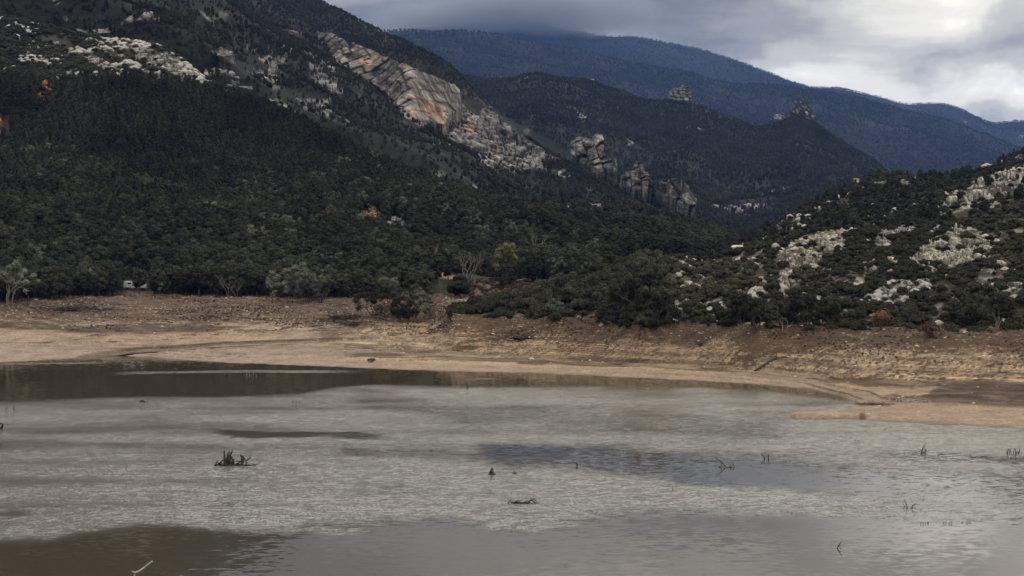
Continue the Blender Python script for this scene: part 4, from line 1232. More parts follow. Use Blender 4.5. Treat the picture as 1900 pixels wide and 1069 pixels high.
# free-standing crags on the ridge of the far hill
def crag(px, pyb, Y, w, h, dpt, label, seed, lean=0.0, blocks=5, col=LIME):
    rg = np.random.default_rng(seed)
    V0, T0 = ico()
    root_z = zOf(pyb, Y)
    G = Geo(); cols = []
    for i in range(blocks * 2):
        fx = (i + 0.5) / (blocks * 2) - 0.5 + rg.normal() * 0.04
        hh = h * rg.uniform(0.55, 1.05) * (1 - 0.5 * abs(fx) ** 1.3)
        U = np.sign(V0) * np.abs(V0) ** 0.6
        c = np.array((fx * w, rg.uniform(-0.25, 0.25) * dpt, hh * 0.25))
        r = np.array((w / blocks * rg.uniform(0.4, 0.75), dpt * 0.4, hh * 0.72))
        s = 1 + 0.30 * vn(U[:, 0] * 2.2 + i * 5, U[:, 1] * 2.2, U[:, 2] * 3, seed=seed)
        P = c + U * r * s[:, None]
        P[:, 0] += lean * P[:, 2]
        G.add(P, None, T0, 0.5)
        cols.append(np.tile(col * 0.75 * rg.uniform(0.7, 1.1), (len(P), 1)) * (1 + 0.3 * vn(P[:, 0] / 6, P[:, 2] / 5, seed=seed)[:, None]))
    me = mesh_np('crag', np.vstack(G.V), np.vstack(G.T), M_CLIFF, np.vstack(cols), smooth=False)
    obj('crag', me, loc=((px - CX) / F * Y, Y, root_z), label=label, category='crag')


outcrop('C', [(1240, 184), (1242, 170), (1247, 164), (1262, 163), (1264, 160), (1279, 160), (1282, 172), (1282, 189), (1268, 188), (1252, 186)], 'blocky flat-topped crag crowning the wooded ridge', name='crag', cat='crag',
        dip=4, L=7, amp=7, cover=-0.5, seed=81, stand=1.0, lift=6, wob=0.3, soft=2, col=LIME * 0.85, veg=0.3, **C_)
outcrop('C', [(1466, 206), (1472, 190), (1480, 182), (1493, 181), (1500, 192), (1508, 208), (1515, 220), (1502, 218), (1488, 210), (1474, 211)], 'pale triangular rock fin on the ridge before the blue mountain', name='crag', cat='crag',
        dip=60, L=7, amp=7, cover=-0.4, seed=83, stand=1.0, lift=6, wob=0.3, soft=2, col=LIME * 0.85, veg=0.2, **C_)
crag(1448, 220, 2880, 16, 10, 14, 'small bright rock on the left end of the knoll', 84, blocks=2)
crag(1496, 228, 2870, 12, 12, 10, 'little square rock under the pale rock fin', 85, blocks=2)


# ------------------------------------------------------------------ scattering of vegetation
def rock_keep(lay, px, py, soft=2.0):
    """1 where plants may stand, less on bare rock"""
    k = np.ones(np.shape(px))
    for lo, hi, poly in ROCKMASKS[lay]:
        m = (px > lo[0]) & (px < hi[0]) & (py > lo[1]) & (py < hi[1])
        if m.any():
            sd = sdist(px[m], py[m], poly)
            k[m] = np.minimum(k[m], 1 - 0.88 * sstep(-1, soft, sd))
    return k


def front_limit(layers, px):
    t = np.full(np.shape(px), 2000.0)
    for l, ex in layers:
        t = np.minimum(t, np.interp(px, l.px, l.top, left=2000, right=2000) + ex)
    return t


def gn_scatter(name, label, pts, protos, scale, seed, tilt=0.0):
    """one countless mass: plants instanced on points"""
    r = np.random.default_rng(seed)
    n = len(pts)
    me = bpy.data.meshes.new(name)
    me.vertices.add(n)
    me.vertices.foreach_set('co', pts.astype(np.float32).ravel())
    for k, v, ty in (('sc', scale, 'FLOAT'), ('rz', r.uniform(0, 6.28, n), 'FLOAT'), ('kd', r.integers(0, len(protos), n), 'INT')):
        a = me.attributes.new(k, ty, 'POINT')
        a.data.foreach_set('value', np.asarray(v, np.float32 if ty == 'FLOAT' else np.int32))
    o = obj(name, me, kind='stuff', label=label)
    ng = bpy.data.node_groups.new(name + '_nodes', 'GeometryNodeTree')
    ng.interface.new_socket('Geometry', in_out='INPUT', socket_type='NodeSocketGeometry')
    ng.interface.new_socket('Geometry', in_out='OUTPUT', socket_type='NodeSocketGeometry')
    N, Lk = ng.nodes, ng.links
    gi, go = N.new('NodeGroupInput'), N.new('NodeGroupOutput')
    join = N.new('GeometryNodeJoinGeometry')
    for objs in protos:
        j2 = N.new('GeometryNodeJoinGeometry')
        for ob in objs:
            oi = N.new('GeometryNodeObjectInfo'); oi.transform_space = 'ORIGINAL'
            oi.inputs['Object'].default_value = ob
            Lk.new(oi.outputs['Geometry'], j2.inputs[0])
        g2 = N.new('GeometryNodeGeometryToInstance')
        Lk.new(j2.outputs[0], g2.inputs[0])
        Lk.new(g2.outputs[0], join.inputs[0])
    iop = N.new('GeometryNodeInstanceOnPoints')
    iop.inputs['Pick Instance'].default_value = True
    Lk.new(gi.outputs[0], iop.inputs['Points'])
    Lk.new(join.outputs[0], iop.inputs['Instance'])

    def att(nm, ty):
        a = N.new('GeometryNodeInputNamedAttribute'); a.data_type = ty; a.inputs[0].default_value = nm
        return a.outputs[0]
    Lk.new(att('kd', 'INT'), iop.inputs['Instance Index'])
    cx = N.new('ShaderNodeCombineXYZ'); Lk.new(att('rz', 'FLOAT'), cx.inputs[2])
    er = N.new('FunctionNodeEulerToRotation'); Lk.new(cx.outputs[0], er.inputs[0])
    Lk.new(er.outputs[0], iop.inputs['Rotation'])
    Lk.new(att('sc', 'FLOAT'), iop.inputs['Scale'])
    Lk.new(iop.outputs[0], go.inputs[0])
    md = o.modifiers.new('scatter', 'NODES'); md.node_group = ng
    return o


def plant(name, protos, k, loc, rz, sc, label, cat, group=None, parts=('trunk', 'crown')):
    r = thing(name, label, cat, loc, rz, sc, group)
    t_, c_ = protos[k]
    out = []
    for nm, me in zip(parts, (t_, c_)):
        if me is not None:
            out.append(obj(nm, me, r))
    return r, out


def thin(p, d, seed=0):
    """drop points closer than d (metres) to another kept one, on a coarse grid"""
    key = np.floor(p[:, :2] / d).astype(int)
    _, idx = np.unique(key, axis=0, return_index=True)
    return p[np.sort(idx)]


FRONT_E = front_limit
# --- pine forest on the left hill and the foothill
def mask_E(PX, PY, X, Y, Z):
    line = ip(PX, [(-400, 165), (0, 158), (120, 150), (200, 152), (300, 158), (400, 168), (440, 180), (1300, 180)]) + 10
    m = (PY > line + 6 * fbm(X / 30, Y / 30, seed=301)).astype(float)
    m *= rock_keep('E', PX, PY) if np.ndim(PX) else 1
    # clearings
    for poly in ([(658, 430), (664, 394), (708, 392), (708, 440)], [(62, 178), (78, 168), (110, 190), (108, 212), (70, 200)], [(-20, 225), (14, 228), (16, 275), (-20, 275)], [(-20, 350), (30, 360), (106, 382), (104, 402), (30, 384), (-20, 372)], [(804, 524), (806, 500), (850, 500), (846, 524)], [(712, 440), (714, 416), (756, 412), (758, 450)]):
        m = np.where(sdist(PX, PY, poly) > -2, 0.0, m)
    m = np.where((PX > 790) & (PY > 528), 0, m)
    m = np.where((PX < 340) & (PY > 523 ) & (PY < 533), m * 0.1, m)
    m = np.where((PX > 216) & (PX < 282) & (PY > 531), m * 0.004, m)
    return m * np.clip(0.75 + 0.6 * fbm(X / 40, Y / 40, seed=303), 0.2, 1.3)


def mask_F(PX, PY, X, Y, Z):
    m = np.ones_like(PX) * rock_keep('F', PX, PY)
    m = np.where((PX > 795) & (PX < 990) & (PY > 531), 0, m)
    for poly in ([(804, 524), (806, 498), (852, 498), (848, 526)],):
        m = np.where(sdist(PX, PY, poly) > -2, 0.0, m)
    # the stony crest only has scrub
    m = np.where((PX > 925) & (PX < 1150) & (PY < 402), 0.15 * m, m)
    return m * np.clip(0.8 + 0.6 * fbm(X / 40, Y / 40, seed=305), 0.2, 1.3)


def visible(p, fronts, margin=0):
    px, py = proj(p)
    return (px > -260) & (px < 2160) & (py < front_limit(fronts, px) + margin)


pe = layE.scatter(24000, lambda PX, PY, X, Y, Z: mask_E(PX, PY, X, Y, Z) * sstep(330, 400, PY + 25 * fbm(X / 40, Y / 40, seed=399)), 11)
pe = thin(pe, 2.5)
ps = thin(layE.scatter(34000, lambda PX, PY, X, Y, Z: mask_E(PX, PY, X, Y, Z) * (PY < 420), 13), 1.9)
ps = ps[visible(ps, [(layH, 5)])]
pe = pe[visible(pe, [(layH, 5)])]
pf = layF.scatter(14000, mask_F, 12)
pf = thin(pf, 2.9)
pf = pf[visible(pf, [(layE, 8), (layH, 5)])]
allp = np.vstack([pe, pf])
r_ = np.random.default_rng(5)
sc_all = (0.46 + 0.58 * r_.random(len(allp))) * np.where(allp[:, 1] < 520, 1.0, 0.88)
px_, py_ = proj(allp)
inview = (px_ > -30) & (px_ < 1930)
order = np.argsort(np.where(inview, allp[:, 1] / sc_all, 1e9))
near = order[:290]
rest = order[290:]
pine_sources = []
for i, k in enumerate(near):
    kd = i % 6
    x, y, z = allp[k]
    r, out = plant('pine_tree', PINES, kd, (x, y, z - 0.15), float(r_.uniform(0, 6.28)), tuple(np.array((1, 1, 1.0)) * sc_all[k]),
                   'dark green pine in the dense wood behind the mud bank', 'pine tree', 'pines of the lakeside wood')
    if i < 6:
        pine_sources.append(out)
slim_src = []
for i in range(4):
    x, y, z = layE.at((330, 420, 520, 610)[i], (372, 378, 384, 380)[i])[0]
    r, out = plant('pine_tree', SLIM, i, (x, y, z), 0.0, 1.1, ('slim young pine high in the left wood under the rock band', 'slim young pine in the middle of the left wood', 'slim young pine in the wood right of its middle', 'slim young pine near the right shoulder of the left wood')[i], 'pine tree')
    slim_src.append(out)
gn_scatter('young_pine_forest', 'dense slim young pines on the upper left hill', ps, slim_src, r_.uniform(0.55, 1.25, len(ps)), 23)
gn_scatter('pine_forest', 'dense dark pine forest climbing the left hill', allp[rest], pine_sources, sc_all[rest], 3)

# --- shrubs of the right near hill
def mask_H(PX, PY, X, Y, Z):
    m = rock_keep('H', PX, PY, 2.0) * (PX > 842)
    m = np.where((PX > 1230), m * (0.35 + 0.65 * sstep(-0.5, 0.1, fbm(X / 9, Y / 9, seed=312))), m)
    return m * np.clip(0.8 + 0.7 * fbm(X / 12, Y / 12, seed=311), 0.15, 1.3)


ph = layH.scatter(6200, mask_H, 21)
ph = thin(ph, 1.05)
ph = ph[visible(ph, [])]
pxh, pyh = proj(ph)
sch = r_.uniform(0.32, 0.92, len(ph)) * np.where(pxh < 1240, 1.35, 1.0)
sch *= np.where(pyh > front_limit([(mud, 0)], pxh) - 30, 1.15, 1.0)
# the spur on the left is taller growth
inv = (pxh > -20) & (pxh < 1925)
order = np.argsort(np.where(inv, ph[:, 1] / sch, 1e9))
near, rest = order[:285], order[285:]
shrub_sources = []
for i, k in enumerate(near):
    x, y, z = ph[k]
    r, out = plant('shrub', SHRUBS, i % 4, (x, y, z - 0.1), float(r_.uniform(0, 6.28)), tuple(np.array((1, 1, r_.uniform(0.85, 1.3))) * sch[k]),
                   'dark evergreen shrub on the rocky hill above the right mud bank', 'shrub', 'shrubs of the right hill', parts=('stem', 'foliage'))
    if i < 4:
        shrub_sources.append(out)
gn_scatter('hill_scrub', 'dark scrub covering the right hill', ph[rest], shrub_sources, sch[rest], 4)

# --- scrub on the rocky top of the left hill, and on the stony foothill crest
def mask_E2(PX, PY, X, Y, Z):
    m = (PY < 200).astype(float) * rock_keep('E', PX, PY, 2.0)
    return m * np.clip(0.8 + 0.8 * fbm(X / 20, Y / 20, seed=321), 0.1, 1.3)


p1 = layE.scatter(8000, mask_E2, 31)
p2 = layG.scatter(11000, lambda PX, PY, X, Y, Z: rock_keep('G', PX, PY, 2.0) * np.clip(0.8 + 0.8 * fbm(X / 22, Y / 22, seed=323), 0.1, 1.3), 32)
p2 = p2[visible(p2, [(layH, 12)])]
p3 = layF.scatter(2500, lambda PX, PY, X, Y, Z: ((PX > 900) & (PY < 430)) * rock_keep('F', PX, PY, 2.0), 33)
pp = np.vstack([p1, p2, p3])
gn_scatter('mountain_scrub', 'dark scrub on the rocky slopes', pp, shrub_sources, r_.uniform(0.4, 1.2, len(pp)), 5)
p4 = p2[r_.random(len(p2)) < 0.16]
gn_scatter('scattered_pines', 'small pines scattered over the right back hill', p4, pine_sources, r_.uniform(0.3, 0.55, len(p4)), 15)

# --- woods of the mountain, the crag hill and the blue ridges
pd = layD.scatter(70000, lambda PX, PY, X, Y, Z: rock_keep('D', PX, PY, 3.0) * np.clip(0.9 + 0.7 * fbm(X / 90, Y / 90, seed=331), 0.35, 1.4), 41)
pd = pd[visible(pd, [(layE, 8), (layF, 8)])]
pc = layC.scatter(70000, lambda PX, PY, X, Y, Z: rock_keep('C', PX, PY, 3.0) * np.clip(0.9 + 0.7 * fbm(X / 120, Y / 120, seed=333), 0.35, 1.4), 42)
pc = pc[visible(pc, [(layD, 8), (layG, 8), (layH, 8)])]
gn_scatter('mountain_wood', 'low dark wood and scrub on the cliff mountain', pd, pine_sources, r_.uniform(0.22, 0.6, len(pd)), 6)
gn_scatter('crag_hill_wood', 'dark wood on the hill with crags', pc, pine_sources, r_.uniform(0.35, 0.85, len(pc)), 7)
pb = layB.scatter(45000, lambda PX, PY, X, Y, Z: 0.6 + 0.5 * fbm(X / 300, Y / 300, seed=341), 43)
pb = pb[visible(pb, [(layD, 3), (layC, 3)])]
pa = layA.scatter(50000, lambda PX, PY, X, Y, Z: 0.6 + 0.5 * fbm(X / 400, Y / 400, seed=343), 44)
pa = pa[visible(pa, [(layD, 3), (layC, 3), (layB, 3)])]
pp = np.vstack([pb, pa])
gn_scatter('far_wood', 'woods of the blue mountains', pp, pine_sources, r_.uniform(0.7, 1.5, len(pp)), 8)


# ------------------------------------------------------------------ trees that stand out
def ground(px, py, lay=None):
    return tuple((lay or mud).at(px, py)[0])


def single(name, label, cat, px, py, protos, k=0, sc=1.0, rz=0.0, lay=None, parts=('trunk', 'crown'), group=None, dz=-0.1):
    x, y, z = ground(px, py, lay)
    return plant(name, [protos] if isinstance(protos, tuple) else protos, k, (x, y, z + dz), rz, sc, label, cat, group, parts)


TG = dict(bark=M_PALEBARK)
single('tamarisk_tree', 'broad grey-green tree clump on the mud at the wood edge', 'tree', 575, 560, branchy_tree(401, 11, M_GREY, stems=7, wide=0.75, ncard=55, brad=0.085, fsize=0.22))
single('tamarisk_tree', 'second stem clump leaning out at the right of the broad grey-green trees', 'tree', 596, 562, branchy_tree(402, 9, M_GREY, stems=5, wide=0.6, ncard=50, brad=0.085))
single('tamarisk_tree', 'narrow grey-green tree with rounded head left of the broad clump', 'tree', 508, 562, branchy_tree(403, 8, M_GREY, stems=3, wide=0.3, ncard=50, brad=0.09))
single('tamarisk_tree', 'taller dim grey tree just behind the broad grey-green clump', 'tree', 552, 551, branchy_tree(404, 12.5, M_GREY, stems=4, wide=0.4, ncard=45, brad=0.075))
single('poplar_tree', 'pale thin-leaved tree at the left picture edge', 'tree', 16, 566, branchy_tree(405, 16, M_GREY, stems=3, wide=0.22, ncard=28, brad=0.06, **TG))
single('dark_tree', 'leftmost dark tree of the clump standing alone on the mud', 'tree', 694, 590, branchy_tree(406, 9.5, M_SHRUB, stems=3, wide=0.55, ncard=60, brad=0.095))
single('dark_tree', 'yellow-green small tree at the front of the lone clump', 'tree', 712, 592, branchy_tree(407, 6.0, M_YEL, stems=3, wide=0.5, ncard=30, brad=0.07))
single('dark_tree', 'central tallest dark tree of the lone clump on the mud', 'tree', 732, 586, branchy_tree(408, 11.5, M_SHRUB, stems=4, wide=0.5, ncard=60, brad=0.09))
single('dark_tree', 'rightmost dark tree of the lone clump with grey crown top', 'tree', 770, 588, branchy_tree(409, 10, M_GREY, stems=4, wide=0.5, ncard=50, brad=0.085))
single('dark_tree', 'low bushy tree filling the foot of the lone clump', 'tree', 752, 596, branchy_tree(410, 5.5, M_SHRUB, stems=4, wide=0.7, ncard=60, brad=0.12))
single('round_bush', 'dark rounded bush-like tree at the mouth of the side valley', 'tree', 851, 560, shrub_proto(411, None, h=8.5, w=2.9, nb=12), lay=layF, parts=('stem', 'foliage'))
single('bare_tree', 'bare pale tree with upswept branches behind the round bush', 'bare tree', 868, 540, branchy_tree(412, 14, M_GREY, stems=4, bare=True, fol=0.15, wide=0.35, spread=0.35, ncard=20, **TG), lay=layF)
single('bare_tree', 'dim grey bare tree rising among pines left of the orange clearing', 'bare tree', 796, 530, branchy_tree(413, 15, M_GREY, stems=5, bare=True, fol=0.5, wide=0.25, spread=0.3, ncard=22, **TG), lay=layF)
single('poplar_tree', 'yellow-green poplar lit against the dark valley wood', 'tree', 938, 533, branchy_tree(414, 15, M_YEL, stems=3, wide=0.26, ncard=45, brad=0.075), lay=layF)
single('poplar_tree', 'smaller grey-green tree at the left side of the yellow-green poplar', 'tree', 922, 535, branchy_tree(415, 10.5, M_GREY, stems=3, wide=0.35, ncard=45, brad=0.08), lay=layF)
single('dark_tree', 'flat-topped dark tree at the foot of the yellow-green poplar', 'tree', 942, 545, branchy_tree(416, 6.5, M_SHRUB, stems=4, wide=0.8, ncard=60, brad=0.11), lay=layF)
single('bare_tree', 'bare whitish double tree in front of the trunks of the left wood', 'bare tree', 425, 548, branchy_tree(417, 9.5, M_GREY, stems=4, bare=True, fol=0.1, wide=0.25, spread=0.4, ncard=16, bark=M_PALEBARK))
single('bare_tree', 'small bare sapling beside the whitish double tree', 'bare tree', 440, 549, branchy_tree(418, 7, M_GREY, stems=2, bare=True, fol=0.1, wide=0.25, spread=0.35, ncard=14, bark=M_PALEBARK))
single('bare_tree', 'wispy bare tree above the white van in the left wood', 'bare tree', 262, 540, branchy_tree(419, 10, M_GREY, stems=3, bare=True, fol=0.3, wide=0.2, spread=0.3, ncard=16, bark=M_PALEBARK))
for i, (a, b, h_, st, mt, lb) in enumerate([
        (1197, 597, 15, 4, M_SHRUB, 'tall pine-like tree standing out at the left end of the right hill'),
        (1222, 600, 11, 4, M_SHRUB, 'rounded tree right of the tall tree over the middle bank'),
        (1160, 594, 10, 4, M_SHRUB, 'dark tree left of the tall tree over the middle bank'),
        (1120, 590, 9, 4, M_SHRUB, 'third dark tree leftward from the tall tree of the middle bank'),
        (1245, 604, 5.5, 3, M_GREY, 'pale-leaved sapling at the mud edge of the middle bank'),
        (1405, 610, 9, 4, M_SHRUB, 'dark tree growing lowest onto the mud below the broken outcrop'),
        (1375, 600, 7.5, 4, M_SHRUB, 'bushy tree left of the lowest dark tree'),
        (1500, 604, 9.5, 4, M_SHRUB, 'tall dark tree in the row under the big outcrop'),
        (1478, 603, 8, 4, M_SHRUB, 'dark tree left of the tall one under the big outcrop'),
        (1540, 604, 6.5, 3, M_SHRUB, 'forked dark tree right of the tall one under the outcrop'),
        (1030, 588, 5.5, 4, M_GREY, 'grey twiggy bush tree on the lip of the middle bank'),
        (1850, 612, 8.5, 3, M_SHRUB, 'slim tree with a pale stem near the right edge'),
        (1790, 606, 6.5, 4, M_SHRUB, 'rounded dark tree under the long limestone rib')]):
    single('hillside_tree', lb, 'tree', a, b, branchy_tree(430 + i, h_, mt, stems=st, wide=0.42, ncard=60, brad=0.095, bark=M_PALEBARK if 'pale stem' in lb else None), sc=0.95)
single('rusty_bush', 'orange-brown bush on the lip of the right mud bank', 'bush', 1636, 612, shrub_proto(451, M_RUST, h=5.0, w=1.7, nb=8, loose=0.3), parts=('stem', 'foliage'))
single('rusty_bush', 'dark brown bush right of the orange-brown one', 'bush', 1724, 624, shrub_proto(452, M_DEAD, h=4.0, w=2.0, nb=8, loose=0.4), parts=('stem', 'foliage'))
single('bare_shrub', 'forked bare shrub on the mud under the big outcrop', 'bare shrub', 1455, 610, branchy_tree(453, 4.0, M_GREY, stems=3, bare=True, fol=0.0, wide=0.8, spread=0.4, bark=M_DRIFTPALE))
single('bare_shrub', 'dark forked stump with branches on the right mud slope', 'bare shrub', 1580, 628, branchy_tree(454, 2.6, M_GREY, stems=4, bare=True, fol=0.0, wide=0.9, spread=0.5, bark=M_WETWOOD))
single('bare_tree', 'leaning pale trunk above the crest of the low right spur', 'bare tree', 1128, 496, branchy_tree(455, 7, M_SHRUB, stems=2, wide=0.3, ncard=50, brad=0.10, bark=M_PALEBARK), lay=layH)


# ------------------------------------------------------------------ wood on the mud
def crossed_sticks(seed, n, L, r, spread, flat=0.25):
    rg = np.random.default_rng(seed)
    G = Geo()
    for i in range(n):
        a = rg.uniform(0, 6.28); c = rg.normal(size=3) * (spread, spread * 0.5, 0.17 * spread); c[2] = abs(c[2])
        d = np.array((math.cos(a), math.sin(a) * 0.6, rg.normal() * flat)); l = L * rg.uniform(0.4, 1.0)
        m = c + rg.normal(size=3) * 0.06 * l
        G.tube(np.stack([c - d * l / 2, m, c + d * l / 2]), np.array((1, 0.8, 0.4)) * r * rg.uniform(0.5, 1.2), 4)
    return G


def wood(name, label, px, py, G, mat, lay=None, cat='driftwood', sc=1.0, dz=0.0):
    x, y, z = ground(px, py, lay)
    return obj(name, G.mesh(name, mat), loc=(x, y, z + dz), label=label, category=cat)


LITTER = []
for i, (a, b, n, L, r, s, mt, lb) in enumerate([
        (640, 592, 110, 4.2, 0.11, 2.8, M_WETWOOD, 'large tangle of drift branches on the left bank of the stream mouth'),
        (612, 606, 44, 3.2, 0.08, 2.0, M_DRIFTPALE, 'bleached drift branches beside the large tangle'),
        (658, 602, 60, 3.6, 0.10, 2.2, M_WETWOOD, 'brown drift branches between the large tangle and the lone trees'),
        (970, 625, 110, 2.4, 0.12, 1.4, M_WETWOOD, 'dark heap of roots and branches on the middle bank'),
        (130, 577, 130, 4.0, 0.12, 3.8, M_WETWOOD, 'long low pile of dark drift branches on the far left bank'),
        (192, 574, 60, 3.4, 0.11, 2.4, M_WETWOOD, 'right-hand end pile of the dark drift branches'),
        (370, 566, 20, 2.2, 0.06, 1.6, M_DRIFTPALE, 'pale branches scattered below the whitish double tree'),
        (1010, 592, 22, 1.8, 0.06, 1.1, M_DRIFTPALE, 'pale sticks on the upper middle bank'),
        (1130, 598, 14, 3.4, 0.10, 0.8, M_DRIFTPALE, 'crossed pale dead branches on the upper middle bank'),
        (1620, 752, 110, 1.4, 0.06, 1.4, M_DRIFT, 'thorny brush pile at the root of the spit'),
        (1690, 744, 70, 1.2, 0.055, 1.6, M_DRIFTPALE, 'bleached brushwood strip between spit and brown hollow'),
        (1145, 675, 18, 1.1, 0.09, 0.45, M_WETWOOD, 'small dark driftwood bit low on the middle beach'),
        (425, 657, 12, 1.5, 0.05, 1.0, M_WETWOOD, 'small dark brushwood on the silt right of the stream'),
        (390, 660, 8, 1.8, 0.05, 1.0, M_WETWOOD, 'flat dark sticks at the left of the small brushwood'),
        (448, 661, 6, 1.6, 0.05, 0.9, M_DRIFT, 'flat drift stick right of the small brushwood'),
        (310, 629, 16, 1.2, 0.05, 0.7, M_DRIFT, 'twiggy tuft on the pale flat above the stream'),
        (190, 620, 26, 1.5, 0.05, 2.0, M_DEAD, 'dark litter streak on the left pale flat'),
        (1750, 715, 30, 1.2, 0.05, 1.8, M_DEAD, 'dry stalks at the rim of the brown hollow')]):
    o = wood('driftwood', lb, a, b, crossed_sticks(500 + i, n, L, r, s), mt)
# a sunken log sliding down the right beach and other single pieces
p0 = mud.at([1400, 1440], [688, 662])
G = Geo(); G.tube(np.array([p0[0] + (0, 0, 0.05), (p0[0] + p0[1]) / 2 + (0.2, 0, 0.12), p0[1] + (0, 0, 0.18)]) - p0[0], np.array((0.2, 0.32, 0.4)), 7)
G.tube(np.array([p0[1] - p0[0], p0[1] - p0[0] + (0.1, 0, 1.0)]), np.array((0.16, 0.08)), 5)
obj('fallen_log', G.mesh('fallen_log', M_WETWOOD), loc=tuple(p0[0]), label='dark fallen log lying down the slope of the right beach', category='log')
x, y, z = ground(690, 671)
Sg, Fg = shrub_proto(520, M_GREY, h=0.7, w=1.2, nb=8)
tf = thing('grass_tuft', 'low grey-green tuft on the pale beach left of centre', 'tuft', (x, y, z))
obj('stem', Sg, tf); obj('foliage', Fg, tf)


def boulder(label, px, py, r, seed, mat=M_STONE, lay=None):
    V0, T0 = ico()
    s = 1 + 0.3 * vn(V0[:, 0] * 1.5 + seed, V0[:, 1] * 1.5, V0[:, 2] * 1.5, seed=seed)
    me = mesh_np('boulder', V0 * s[:, None] * np.array((1.3, 1.0, 0.62)) * r, T0, mat, smooth=False)
    x, y, z = ground(px, py, lay)
    return obj('boulder', me, loc=(x, y, z + r * 0.2), label=label, category='boulder')


boulder('white stone alone on the middle beach', 986, 668, 0.55, 601)
boulder('pale stone left of the crossed dead branches', 1012, 588, 0.7, 602)
boulder('pale stone under the crossed dead branches', 1117, 604, 0.7, 603)
boulder('pale stone near the foot of the tall bank tree', 1218, 603, 0.6, 604)
boulder('tiny white stone above the stream flat', 66, 556, 0.5, 605)
boulder('rounded clod on the crest of the far left bank', 532, 571, 0.5, 606)
for i, (a, b, r) in enumerate([(1462, 771, 0.4), (1470, 768, 0.45), (1478, 770, 0.4), (1488, 768, 0.35)]):
    o = boulder('brown earthy clod heaped on the tip of the spit', a, b, r, 610 + i, M_DRIFT)
    o['group'] = 'clods on the spit tip'

# litter of sticks and clods over the upper bank
lit_src = []
for i in range(3):
    G = crossed_sticks(700 + i, 9, 1.3, 0.035, 0.5, 0.35)
    a, b = ((240, 590), (880, 600), (1560, 640))[i]
    x, y, z = ground(a, b)
    o = obj('brushwood', G.mesh('brushwood', (M_DRIFT, M_DRIFT, M_DRIFTPALE)[i]), loc=(x, y, z), category='brushwood',
            label=('little brown brushwood knot on the upper left bank', 'little brown brushwood knot below the low spur', 'little bleached brushwood knot on the right slope')[i])
    lit_src.append([o])


def mask_lit(PX, PY, X, Y, Z):
    hi = np.where(PX < 640, sstep(622, 585, PY), sstep(2.5, 6.0, Z))
    return (Z > 0.8) * (0.03 + hi) * np.clip(0.6 + 1.0 * fbm(X / 10, Y / 6, seed=351), 0.05, 1.5) * (PY > 545)


pl = mud.scatter(4200, mask_lit, 61)
gn_scatter('drift_litter', 'drift litter of sticks strewn over the upper mud bank', pl, lit_src, r_.uniform(0.35, 1.1, len(pl)), 9)
st_src = []
for i in range(2):
    o = boulder(('small tan clod on the left bank', 'small tan clod on the right bank')[i], (300, 1700)[i], (606, 640)[i], 0.35, 650 + i)
    st_src.append([o])
pl = mud.scatter(2600, lambda PX, PY, X, Y, Z: (Z > 0.5) * (0.15 + sstep(1.5, 6.0, Z)) * (PY > 545) * np.clip(0.5 + fbm(X / 8, Y / 8, seed=355), 0.05, 1.4), 62)
gn_scatter('stones', 'loose stones and clods strewn over the mud bank', pl, st_src, r_.uniform(0.2, 0.9, len(pl)) ** 1.5, 10)
tuft_src = []
for i in range(2):
    Sg, Fg = shrub_proto(530 + i, M_DEAD, h=0.75, w=0.6, nb=5, loose=0.4)
    a, b = ((480, 585), (1300, 640))[i]
    x, y, z = ground(a, b)
    tf = thing('dry_weed', ('dry brown weed on the left bank under the grey trees', 'dry brown weed on the middle of the right slope')[i], 'weed', (x, y, z))
    tuft_src.append([obj('stem', Sg, tf), obj('foliage', Fg, tf)])
pl = mud.scatter(11000, lambda PX, PY, X, Y, Z: (Z > 1.0) * np.where(PX < 640, sstep(622, 592, PY), sstep(3.0, 6.5, Z)) * (PY > 545) * np.clip(0.35 + 1.2 * fbm(X / 12, Y / 6, seed=357), 0.0, 1.4), 63)
gn_scatter('dry_weeds', 'dry brown weeds on the upper mud bank', pl, tuft_src, r_.uniform(0.12, 0.5, len(pl)), 11)


hs = layH.scatter(1500, lambda PX, PY, X, Y, Z: np.clip(fbm(X / 9, Y / 9, seed=371) + 0.25, 0.02, 1), 71)
gs = layG.scatter(1500, lambda PX, PY, X, Y, Z: np.clip(fbm(X / 22, Y / 22, seed=373) + 0.05, 0.0, 1), 72)
es = layE.scatter(1800, lambda PX, PY, X, Y, Z: (PY < 180) * np.clip(fbm(X / 22, Y / 22, seed=375) + 0.1, 0.0, 1), 73)
bs = boulder('pale limestone block at the foot of the long narrow rib', 1800, 560, 0.8, 660, M_LIMEST, layH)
hs = np.vstack([hs, gs, es])
gn_scatter('hill_stones', 'pale limestone blocks scattered among the scrub', hs, [[bs]], r_.uniform(0.4, 1.7, len(hs)) * np.where(hs[:, 1] > 450, 1.7, 0.9), 12)
_acc = [branchy_tree(470, 11, M_GREY, stems=3, bare=True, fol=0.35, wide=0.2, spread=0.3, ncard=20, bark=M_PALEBARK), branchy_tree(471, 11, M_YEL, stems=3, wide=0.25, ncard=40, brad=0.07)]
for i, (a, b, w) in enumerate([(262, 372, 0), (272, 374, 1), (325, 378, 0), (170, 420, 0), (182, 412, 0), (612, 424, 1), (456, 372, 0), (618, 395, 0), (352, 330, 0), (28, 478, 0), (150, 505, 0),
                              (600, 500, 0), (690, 500, 0), (560, 505, 0), (1000, 480, 0), (760, 470, 0)]):
    single('pale_tree', ('grey leafless tree showing pale among the dark pines', 'yellowish tree showing pale among the dark pines')[w], 'tree', a, b, _acc, w, 1.0, i * 1.3, layE if a < 900 else layF,
           group=('grey trees in the pine wood', 'yellowish trees in the pine wood')[w])


